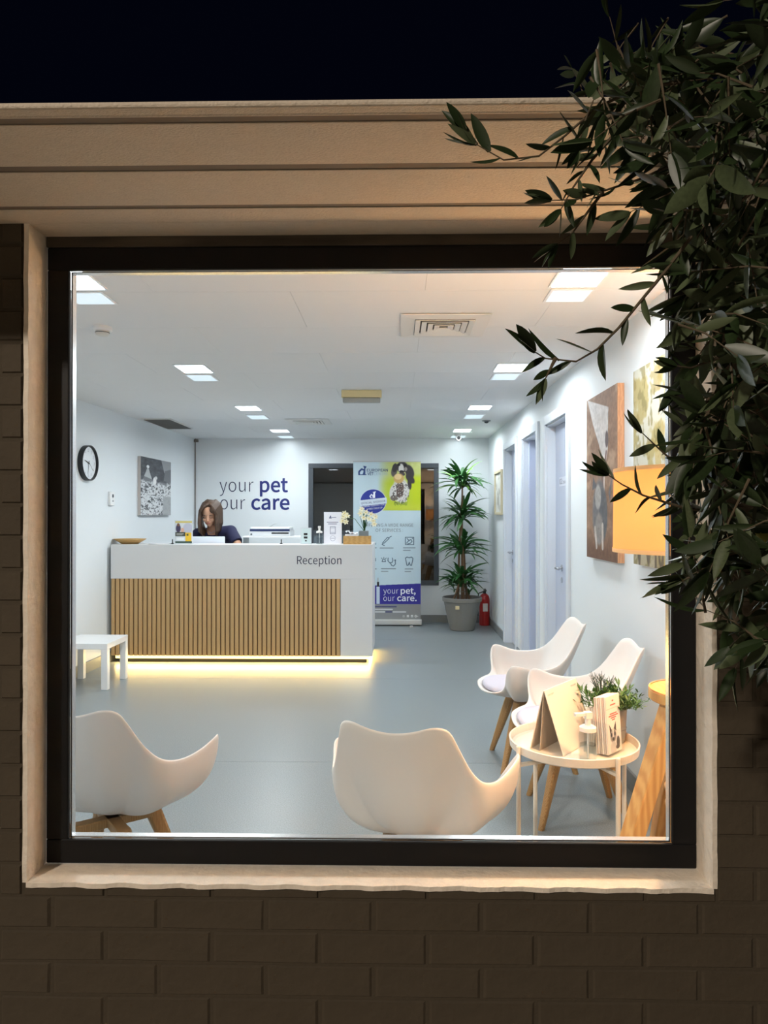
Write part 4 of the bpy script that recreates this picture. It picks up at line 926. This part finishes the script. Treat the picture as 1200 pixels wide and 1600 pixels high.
# leaflet holder
lh = thing('leaflet_holder', 'clear holder with leaflets showing a puppy on tray table', 'leaflet holder', (.757, 2.60, TZ+.0005), .80)
MB().box(-.058, .058, -.045, .055, 0, .003).box(-.058, -.0555, -.045, .05, .003, .12).box(.0555, .058, -.045, .05, .003, .16).box(-.058, .058, .0505, .053, .003, .17).box(-.058, .058, -.047, -.045, .003, .09).make('acrylic_pocket', M_acryl, lh, world=False)
Mlf = mat('leaflet_stock', (238, 224, 212), .5)
for k in range(6):
    y_ = -.040+k*.008; MB().box(-.051, .049, y_, y_+.006, .006, .208-.001*k, Matrix.Rotation(-.06, 4, 'X')).make('leaflet', Mlf if k % 2 == 0 else mat('leaflet_edge', (208, 190, 180), .6), lh, world=False)
P = Paint(100, 200, 0, 50, 0, 100); P.C[:] = (240, 226, 214)
P.line([(23, 9), (27, 9)], 2, (190, 90, 70)); 
for k, (a, b) in enumerate(((16, 34), (13, 37), (9, 41), (16, 34), (20, 30))): P.line([(a, 28+k*3.6+(-12 if k == 0 else 0)), (b, 28+k*3.6+(-12 if k == 0 else 0))], 1.6, (196, 84, 66))
P.line([(0, 22), (50, 22)], .4, (190, 180, 170))
P.polyf([(10, 66), (8, 48), (17, 60)], (70, 62, 60)); P.polyf([(24, 58), (32, 46), (33, 64)], (70, 62, 60)); P.ell(21, 70, 11, 12, (150, 140, 132)); P.ell(21, 66, 3, 10, (224, 214, 206)); P.ell(15, 68, 3.2, 3.4, (44, 38, 38)); P.ell(27, 68, 3.2, 3.4, (44, 38, 38)); P.ell(21, 76, 4, 3, (40, 34, 36)); P.ell(20, 92, 11, 12, (206, 196, 188)); P.ell(38, 84, 6, 10, (74, 66, 66)); P.ell(36, 92, 7, 4, (74, 66, 66))
P.make('leaflet_print', wmatrix(lh) @ Matrix.Rotation(-.06, 4, 'X') @ basis(Vector((-.051, -.0408, .006)), (1, 0, 0), (0, 0, 1)), .10, .202, lh, .5)
ls = thing('leaflet_stack', 'second bundle of leaflets standing left behind the holder', 'leaflets', (.742, 2.685, TZ+.0005), .8)
for k in range(3): MB().box(-.022, .022, -.012+k*.008, -.012+k*.008+.006, 0, .15-.004*k).make('leaflet', Mlf, ls, world=False)
# small pot plant
sp = thing('potted_plant', 'bushy little green plant in a taupe pot on tray table', 'plant', (.815, 2.735, TZ+.0005))
MB().lathe([(.052, 0), (.056, .004), (.062, .125), (.058, .127), (.054, .11)], n=36).make('pot', mat('taupe_pot', (150, 136, 122), .7), sp, world=False, smooth=False)
MB().lathe([(.0605, .050), (.0612, .053)], n=36, caps=False).make('pot_groove', mat('taupe_dark', (110, 98, 88), .7), sp, world=False)
V = []; F = []
for k in range(110):
    a = random.uniform(0, 2*PI); ti = random.uniform(.1, 1.2); d = Vector((math.sin(ti)*math.cos(a), math.sin(ti)*math.sin(a), math.cos(ti)*.75)); L = random.uniform(.075, .135)
    base = Vector((0, 0, .115))+Vector((d.x*.03, d.y*.03, 0))
    for j in range(9):
        p = base+d*L*(.3+.7*j/8); q = Vector((random.uniform(-1, 1), random.uniform(-1, 1), random.uniform(-.2, 1))).normalized(); v2, f2 = blade(p, (d*.7+q).normalized(), .028, .009, .3, n=2)
        n = len(V); V += v2; F += [[i+n for i in f] for f in f2]
obj('foliage', V, F, mat('fresh_green', (86, 122, 58), .55, noise=.4, scale=30), sp, world=False, kind='stuff')
m = MB()
for k in range(26):
    a = random.uniform(0, 2*PI); ti = random.uniform(0, .6); d = Vector((math.sin(ti)*math.cos(a), math.sin(ti)*math.sin(a), math.cos(ti))); p = Vector((-.03, .01, .15))+d*.03
    q = p+d*random.uniform(.05, .085); m.tube([p, q], [.0016, .0008], 5); 
    for s in (-1, 1): e_ = p.lerp(q, .6); m.tube([e_, e_+(d+Vector((s*.7, random.uniform(-.5, .5), .2))).normalized()*.025], [.001, .0006], 4)
m.make('dark_sprigs', mat('dark_sprig', (62, 74, 66), .6), sp, world=False, kind='stuff')
# ------------------------------------------------------------------ floor lamp
LX, LY = .905, 2.16
fl_ = thing('floor_lamp', 'wooden tripod floor lamp with glowing cream drum shade', 'lamp', (LX, LY, 0))
zt_, zb_ = at(1000, 728, Y=LY-.1).z, at(1000, 866, Y=LY-.1).z; RS = LX-at(963, 800, Y=LY).x
ms = bpy.data.materials.new('lamp_shade_fabric'); ms.use_nodes = True; nt = ms.node_tree; N = nt.nodes; L = nt.links; N.remove(N['Principled BSDF'])
df = N.new('ShaderNodeBsdfDiffuse'); df.inputs[0].default_value = (*lin((216, 160, 110)), 1); tr = N.new('ShaderNodeBsdfTranslucent'); tr.inputs[0].default_value = (*lin((236, 168, 104)), 1)
mx = N.new('ShaderNodeMixShader'); mx.inputs[0].default_value = .06; em_ = N.new('ShaderNodeEmission'); em_.inputs[0].default_value = (*lin((255, 190, 104)), 1); em_.inputs[1].default_value = .09
ad = N.new('ShaderNodeAddShader'); L.new(df.outputs[0], mx.inputs[1]); L.new(tr.outputs[0], mx.inputs[2]); L.new(mx.outputs[0], ad.inputs[0]); L.new(em_.outputs[0], ad.inputs[1]); L.new(ad.outputs[0], N['Material Output'].inputs[0])
MB().lathe([(RS, zb_), (RS-.003, zt_)], n=64, caps=False).make('lamp_shade', ms, fl_, world=False, smooth=True)
MB().lathe([(RS+.002, zb_), (RS+.002, zb_+.012)], n=64, caps=False).lathe([(RS-.001, zt_-.012), (RS-.001, zt_)], n=64, caps=False).make('shade_trim', mat('shade_trim', (236, 190, 140), .7, emit=(255, 190, 110), es=.08), fl_, world=False)
MB().tube([(0, 0, .85), (0, 0, zb_+.06)], .012, 12).make('pole', M_pine, fl_, world=False)
MB().tube([(0, 0, zb_+.06), (0, 0, zb_+.135)], .02, 12).ell((0, 0, zb_+.175), (.03, .03, .04)).make('bulb', mat('bulb_glow', (255, 220, 170), .5, emit=(255, 205, 140), es=3), fl_, world=False)
m = MB()
for k in range(3): a = k*2.094; m.tube([(0, 0, zt_-.02), (math.cos(a)*(RS-.004), math.sin(a)*(RS-.004), zt_-.02)], .002, 6)
m.tube([(0, 0, zb_+.13), (0.034, 0, zb_+.15), (.034, 0, zb_+.21), (0, 0, zt_-.02)], .002, 6)
m.make('shade_spider', M_alu, fl_, world=False)
add_light('lamp_light', lamp_data('lamp_light', 'POINT', LAMP_W, (1.0, .62, .30), shadow_soft_size=.045), (0, 0, zb_+.175), parent=fl_)
DR = LX-at(1017, 1080, Y=LY).x
MB().lathe([(DR-.004, .826), (DR, .830), (DR, .855), (DR-.003, .858)], n=56).make('top_disc', M_pine, fl_, world=False)
MB().lathe([(DR-.005, .8595), (DR-.001, .8595), (DR-.001, .861), (DR-.005, .861)], n=56, caps=False).make('disc_rim', M_pine, fl_, world=False)
for a in (-2.85, -.6, 1.60):
    d = Vector((math.cos(a), math.sin(a), 0)); v = Vector((-d.y, d.x, 0)); m = MB()
    for (r, z, w1, w2) in ((.085, .826, .028, .026), (.39, 0, .026, .024)):
        c = d*r+Vector((0, 0, z)); 
        for (su, sv) in ((-1, -1), (1, -1), (1, 1), (-1, 1)): m.V.append(c+d*su*w2+v*sv*w1)
    m.F = [[0, 3, 2, 1], [4, 5, 6, 7], [0, 1, 5, 4], [1, 2, 6, 5], [2, 3, 7, 6], [3, 0, 4, 7]]
    m.make('leg', M_pine, fl_, world=False, bevel=.005, seg=2)
MB().lathe([(.088, .26), (.088, .50), (.091, .503), (.091, .512), (.05, .514), (.05, .545), (.091, .548), (.093, .562), (.088, .566)], n=40).tube([(0, 0, .02), (0, 0, .26)], .02, 12).make('centre_post', M_pine, fl_, world=False)
# ------------------------------------------------------------------ receptionist
def remesh(name, mb, m, parent, vox, smooth=6, world=True):
    o = mb.make(name+'_src', m, None)
    r = o.modifiers.new('r', 'REMESH'); r.mode = 'VOXEL'; r.voxel_size = vox; r.use_smooth_shade = True
    s = o.modifiers.new('s', 'SMOOTH'); s.iterations = smooth; s.factor = .5
    dg = bpy.context.evaluated_depsgraph_get(); me = bpy.data.meshes.new_from_object(o.evaluated_get(dg)); bpy.data.objects.remove(o)
    me.name = name; me.transform(wmatrix(parent).inverted()); me.materials.clear(); me.materials.append(m); me.shade_smooth()
    q = bpy.data.objects.new(name, me); COL.objects.link(q); q.parent = parent; return q
HD = at(327.5, 804, Y=7.12); hx = HD.x; hz = HD.z
pe = thing('person', 'person with long brown hair in navy top leaning over the desk', 'person', (hx+.03, 7.62, 0))
M_skin = mat('skin', (206, 158, 130), .5, subs=.08); M_scrub = mat('navy_scrub', (30, 32, 66), .8, bump=.3, bscale=60); M_hair = mat('brown_hair', (92, 68, 50), .5, noise=.6, scale=30, stretch=(7, 7, .5), rgb2=(46, 34, 29), bump=.6, bscale=60); M_hairt = mat('dark_hair_crown', (58, 44, 37), .4, noise=.4, scale=40, stretch=(5, 5, .6))
HM = Matrix.Rotation(.42, 4, 'X')      # head tipped down towards the desk (face towards -Y)
H = Vector((hx, 7.12, hz))
def hp(x, y, z): return H + (HM @ Vector((x, y, z)))
b = MB()
b.ell(hp(0, .02, .03), (.074, .092, .092), HM.to_3x3().to_4x4(), 24, 16); b.ell(hp(0, -.020, -.035), (.058, .062, .078), HM.to_3x3().to_4x4(), 20, 14); b.ell(hp(0, -.052, -.088), (.024, .022, .022), None, 12, 8)
b.ell(hp(0, -.092, -.028), (.012, .014, .012), None, 10, 8); b.tube([hp(0, -.072, .012), hp(0, -.094, -.024)], [.007, .009], 8); b.ell(hp(0, -.078, -.056), (.020, .010, .009), None, 10, 8)
for s in (-1, 1): b.ell(hp(s*.036, -.058, -.03), (.022, .020, .022), None, 10, 8); b.ell(hp(s*.075, .01, -.01), (.010, .018, .028), None, 10, 8)
NK = H+Vector((0, .12, -.15)); CH_ = H+Vector((0, .22, -.26)); WA = H+Vector((.01, .38, -.42)); PV = Vector((hx+.02, 7.60, .86))
b.cone(hp(0, .03, -.06), NK, .045, .052); b.cone(NK, CH_, .06, .11); b.ell(CH_, (.16, .10, .13), None, 20, 14); b.cone(CH_, WA, .115, .10); b.cone(WA, PV, .11, .13)
SHL = Vector((hx-.155, 7.26, hz-.205)); SHR = Vector((hx+.185, 7.24, hz-.175))
b.cone(CH_+Vector((0, -.02, .05)), SHL, .07, .055); b.cone(CH_+Vector((0, -.02, .05)), SHR, .07, .055)
ELR = Vector((at(373, 842, Y=7.10).x, 7.12, hz-.33)); WRR = Vector((ELR.x-.03, 7.12, .86)); ELL = Vector((SHL.x-.05, 7.18, hz-.44)); WRL = Vector((SHL.x+.06, 7.17, .80))
b.cone(SHR, ELR, .050, .040); b.cone(ELR, WRR, .038, .025); b.cone(SHL, ELL, .050, .040); b.cone(ELL, WRL, .038, .025)
for (w, s) in ((WRR, 1), (WRL, -1)):
    d = Vector((-s*.15, -.6, -.5)).normalized(); u = Vector((1, -s*.2, 0)).normalized(); pm = w+d*.05; pm.z = max(pm.z, .775)
    b.cone(w, pm, .024, .026); b.ell(pm, (.034, .034, .016), None, 12, 8)
    for k, L_ in enumerate((.060, .070, .065, .050)):
        f0 = pm+u*(-.026+.0175*k)+Vector((0, -.025, 0)); f1 = f0+Vector((0, -L_*.5, -.002)); f2 = f1+Vector((0, -L_*.5, -.012)); f1.z = max(f1.z, .765); f2.z = max(f2.z, .7595)
        b.cone(f0, f1, .009, .0085, 8); b.cone(f1, f2, .0085, .0075, 8)
    t0 = pm+u*(-s*.03); t1 = t0+u*(-s*.025)+Vector((0, -.025, 0)); t1.z = max(t1.z, .765); b.cone(t0, t1, .011, .009, 8)
for s in (-1, 1):
    hp_ = PV+Vector((s*.09, 0, -.04)); kn = Vector((hx+.02+s*.11, 7.58, .46)); an = Vector((hx+.02+s*.12, 7.66, .08))
    b.cone(hp_, kn, .085, .055); b.cone(kn, an, .052, .035); b.cone(an+Vector((0, .02, -.035)), an+Vector((0, -.13, -.045)), .035, .028)
remesh('body', b, M_skin, pe, .0055, 4)
c = MB()
c.cone(NK+Vector((0, .035, -.04)), CH_, .075, .125); c.ell(CH_+Vector((0, 0, -.005)), (.176, .118, .145), None, 20, 14); c.cone(CH_, WA, .13, .118); c.cone(WA, PV+Vector((0, 0, .0)), .125, .145)
c.cone(CH_+Vector((0, -.01, .05)), SHL, .082, .068); c.cone(CH_+Vector((0, -.01, .05)), SHR, .082, .068)
c.tube([SHR, SHR.lerp(ELR, .72)], [.064, .066], 20); c.tube([SHL, SHL.lerp(ELL, .6)], [.064, .066], 20)
remesh('scrub_top', c, M_scrub, pe, .008, 3)
c = MB(); c.cone(PV+Vector((0, 0, .03)), PV+Vector((0, 0, -.06)), .14, .14)
for s in (-1, 1):
    hp_ = PV+Vector((s*.09, 0, -.04)); kn = Vector((hx+.02+s*.11, 7.58, .46)); an = Vector((hx+.02+s*.12, 7.66, .10)); c.cone(hp_, kn, .10, .072); c.tube([kn, an], [.072, .062], 18)
remesh('trousers', c, M_scrub, pe, .010, 3)
c = MB()
for s in (-1, 1): an = Vector((hx+.02+s*.12, 7.66, .05)); c.cone(an+Vector((0, .03, -.005)), an+Vector((0, -.15, -.012)), .044, .036)
remesh('shoes', c, M_black, pe, .008, 3)
# skin V at the neck
# hair: crown plus long side locks, face left open
c = MB(); R3 = HM.to_3x3().to_4x4()
c.ell(hp(0, .040, .045), (.088, .096, .096), R3, 24, 16)
for s_ in (-1, 1):
    for k in range(7):
        y_ = -.052+.026*k; fr = max(0, 1-k/3)
        tipz = H.z-.225+.014*abs(k-2)
        q = [hp(s_*.008+.012, -.028+.020*k, .122-.003*k), hp(s_*.040+.008, min(y_-.004*fr, .12), .112), hp(s_*(.070+.002*k), min(y_-.010*fr, .12), .072), hp(s_*(.083+.002*k), y_-.004*fr, .020)]
        q += [Vector((q[3].x+s_*.004, q[3].y-.004, H.z-.085)), Vector((H.x+s_*(.086-.004*k*.5), H.y-.050+.024*k, H.z-.165)), Vector((H.x+s_*(.070-.003*k), H.y-.040+.022*k, tipz))]
        c.tube(q, [.012, .016, .018, .018, .018, .017, .008], 10)
c.ell(hp(.050, -.058, .072), (.030, .020, .034), R3, 14, 10)
remesh('hair', c, M_hair, pe, .0055, 3)
M_lip = mat('lips', (176, 98, 90), .5); M_brow = mat('dark_lash', (52, 38, 34), .6)
for s in (-1, 1):
    MB().tube([hp(s*.018, -.0815, .022), hp(s*.034, -.082, .028), hp(s*.050, -.072, .023)], [.003, .0035, .002], 6).make('eyebrow', M_brow, pe)
    MB().tube([hp(s*.018, -.0775, .000), hp(s*.033, -.0795, -.004), hp(s*.046, -.0735, .001)], [.0025, .0035, .002], 6).make('eyelashes', M_brow, pe)
MB().tube([hp(-.019, -.0825, -.057), hp(0, -.0915, -.0555), hp(.019, -.0825, -.057)], [.002, .0048, .002], 8).make('lips', M_lip, pe)
# white collar piping and small chest logo
MB().tube([H+Vector((.035, .072, -.165)), H+Vector((.0, .068, -.19)), H+Vector((-.035, .075, -.165))], .003, 6).make('collar_piping', mat('piping_grey', (170, 174, 190), .6), pe)
# ------------------------------------------------------------------ tree outside
tr_ = thing('olive_tree', 'leafy dark green tree overhanging the window from the right', 'tree', (1.25, 1.05, -.03))
M_leafd = mat('dark_olive_leaf', (44, 60, 32), .42, noise=.35, scale=14); M_leafl = mat('paler_olive_leaf', (84, 96, 66), .5, noise=.3, scale=14); M_bark = mat('olive_bark', (92, 80, 62), .85, bump=.8, bscale=60)
def leaf_mesh(mt, fold, curl, wf):
    wf *= 1.12
    V = []; F = []; n = 6
    for i in range(n+1):
        t = i/n; w = wf*math.sin(PI*min(1, .06+.94*t))**.75*(1-.25*t) if i < n else 0
        z = curl*math.sin(t*PI*.5)*t; V += [(t, -w, z+fold*w), (t, 0, z), (t, w, z+fold*w)]
    for i in range(n): a = 3*i; F += [[a, a+1, a+4, a+3], [a+1, a+2, a+5, a+4]]
    return V, F
LM = []
for mt in (M_leafd, M_leafd, M_leafl):
    for (fo, cu, wf_) in ((.5, -.10, .13), (.3, .12, .15), (.6, -.2, .11), (.2, .04, .16)):
        V, F = leaf_mesh(mt, fo, cu, wf_); LM.append((raw_mesh('leaf', V, F, mt, True), V, F))
Ti = wmatrix(tr_).inverted()
leaves = []   # (size on screen, matrix, mesh index)
def add_leaf(p, d, L):
    d = d.normalized(); r = Vector((random.uniform(-1, 1), random.uniform(-1, 1), random.uniform(-1, 1))); s = d.cross(r).normalized(); n = d.cross(s)
    M = Matrix.Identity(4)
    for i in range(3): M[i][0] = d[i]*L; M[i][1] = s[i]*L; M[i][2] = n[i]*L; M[i][3] = p[i]
    leaves.append((L/max(.3, p.y), M, random.randrange(len(LM))))
twigs = MB()
def twig(pts, r0, L, step, spread=.8, tipn=2, keep=None):
    pts = [Vector(p) for p in pts]; rad = [r0*(1-.75*i/(len(pts)-1)) for i in range(len(pts))]
    (keep if keep is not None else twigs).tube(pts, rad, 6)
    k = 0
    for a, b_ in zip(pts, pts[1:]):
        ln = (b_-a).length; n = max(1, int(ln/step)); t = (b_-a).normalized(); sd = t.cross(Vector((0, 1, 0))).normalized()
        for i in range(n):
            p = a.lerp(b_, (i+random.random()*.6)/n); s = 1 if k % 2 else -1; k += 1
            add_leaf(p, t*random.uniform(.5, 1.1)+sd*s*random.uniform(.3, 1)*spread+Vector((0, random.uniform(-.5, .5), random.uniform(-.35, .2))), L*random.uniform(.7, 1.15))
    for i in range(tipn): add_leaf(pts[-1], (pts[-1]-pts[-2]).normalized()+Vector((random.uniform(-.4, .4), random.uniform(-.3, .3), random.uniform(-.4, .4))), L)
def pxp(lst, Y0, Y1):
    n = len(lst)-1; return [at(x, y, Y=Y0+(Y1-Y0)*i/n) for i, (x, y) in enumerate(lst)]
YT = .80
for lst, Y0, Y1, L, st in (
    ([(1110, 120), (992, 140), (933, 168), (883, 212), (842, 244), (787, 250), (745, 226)], .85, .80, .040, .022),
    ([(745, 226), (728, 203)], .80, .80, .036, .02),
    ([(958, 212), (925, 250), (896, 292), (876, 328)], .84, .80, .034, .018),
    ([(1120, 235), (1054, 256), (1000, 280), (950, 296), (900, 312), (862, 313)], .86, .80, .036, .019),
    ([(942, 300), (917, 333), (896, 362), (872, 382)], .82, .82, .034, .020),
    ([(1080, 370), (1042, 421), (1008, 462), (967, 512), (933, 546), (900, 565), (852, 560), (836, 550)], .80, .74, .042, .022),
    ([(868, 560), (852, 592)], .75, .74, .03, .05),
    ([(1110, 800), (1070, 794), (1037, 784), (1005, 774), (972, 757), (950, 742)], .90, .84, .038, .022),
    ([(1110, 730), (1070, 722), (1044, 714), (1024, 696), (1003, 676)], .92, .88, .036, .03),
    ([(1120, 890), (1076, 903), (1052, 913)], .92, .90, .038, .03),
    ([(1120, 560), (1080, 575), (1058, 572)], .92, .9, .034, .02),
    ([(1010, 175), (960, 178), (930, 200), (905, 235)], .8, .78, .03, .022)):
    twig(pxp(lst, Y0, Y1), .0022, L, st*.72, tipn=4)
# trunk and limbs to the right of the frame
limb = MB()
limb.tube([(1.25, 1.05, -.03), (1.22, 1.08, .7), (1.12, 1.02, 1.3), (1.02, .98, 1.75), (.95, .9, 2.2), (.9, .85, 2.6)], [.055, .045, .035, .028, .02, .012], 12)
limb.make('trunk', M_bark, tr_, smooth=False)
for pts in ([(1.12, 1.02, 1.3), (.80, .98, 1.45), (.55, .95, 1.40)], [(1.02, .98, 1.75), (.70, .92, 1.85), (.42, .85, 1.80)], [(1.10, 1.02, 1.4), (.8, 1.02, 1.2), (.62, 1.0, 1.15)], [(.95, .9, 2.2), (.6, .85, 2.15), (.35, .82, 2.02)], [(1.2, 1.06, 1.0), (.9, 1.05, 1.15), (.7, 1.0, 1.18)]):
    MB().tube(pts, [.016, .009, .003], 8).make('branch', M_bark, tr_)
def inside(x, y):
    if y < 190: return x > 1240-(y*1.0+60)*1.0 if y < 60 else x > 900+max(0, (120-y))*1.6
    if y < 340: return x > 1010+ (y-190)*.35
    if y < 420: return x > 1075
    if y < 960: return x > 1080-12*math.sin(y/60.0)
    return x > 1085+(y-960)*2.0
cnt = 0
while cnt < 330:
    x = random.uniform(860, 1290); y = random.uniform(-60, 1000)
    if not inside(x, y): continue
    if y < 190 and x < 1000 and random.random() < .35: continue
    Y = random.uniform(.72, 1.28)
    p = at(x, y, Y=Y)
    d = Vector((random.uniform(-1, .25), random.uniform(-.5, .3), random.uniform(-.9, .5))).normalized(); ln = random.uniform(.07, .12)
    q0 = p-d*ln*.5; q1 = p+Vector((0, 0, .006)); q2 = p+d*ln*.5
    if q2.y > 1.42 or q0.y > 1.42: continue
    # keep leaves off the glass area
    pxx = 620+q2.x/q2.y*F_PX
    if y > 340 and pxx < 1062: continue
    twig([q0, q1, q2], .0016, random.uniform(.042, .062), .018, .9); cnt += 1
twigs.make('twigs', M_bark, tr_, kind='stuff')
leaves.sort(key=lambda t: -t[0] if True else 0)
first = leaves[:290]; rest = leaves[290:]
for _, M, k in first:
    o = bpy.data.objects.new('leaf', LM[k][0]); COL.objects.link(o); o.parent = tr_; o.matrix_basis = Ti @ M
for mt, nm in ((M_leafd, 'foliage'), (M_leafl, 'pale_foliage')):
    V = []; F = []
    for _, M, k in rest:
        if LM[k][0].materials[0] != mt: continue
        n = len(V); V += [Ti @ (M @ Vector(v)) for v in LM[k][1]]; F += [[i+n for i in f] for f in LM[k][2]]
    obj(nm, V, F, mt, tr_, world=False, smooth=True, kind='stuff')
fp_ = at(1186, 842, Y=.95)
MB().ell(fp_, (.013, .013, .016), None, 20, 14).make('fruit', mat('green_yellow_fruit', (150, 150, 70), .4), tr_, smooth=True, label='small yellow-green round fruit')
print('leaves', len(leaves), 'objects', len(S.objects))
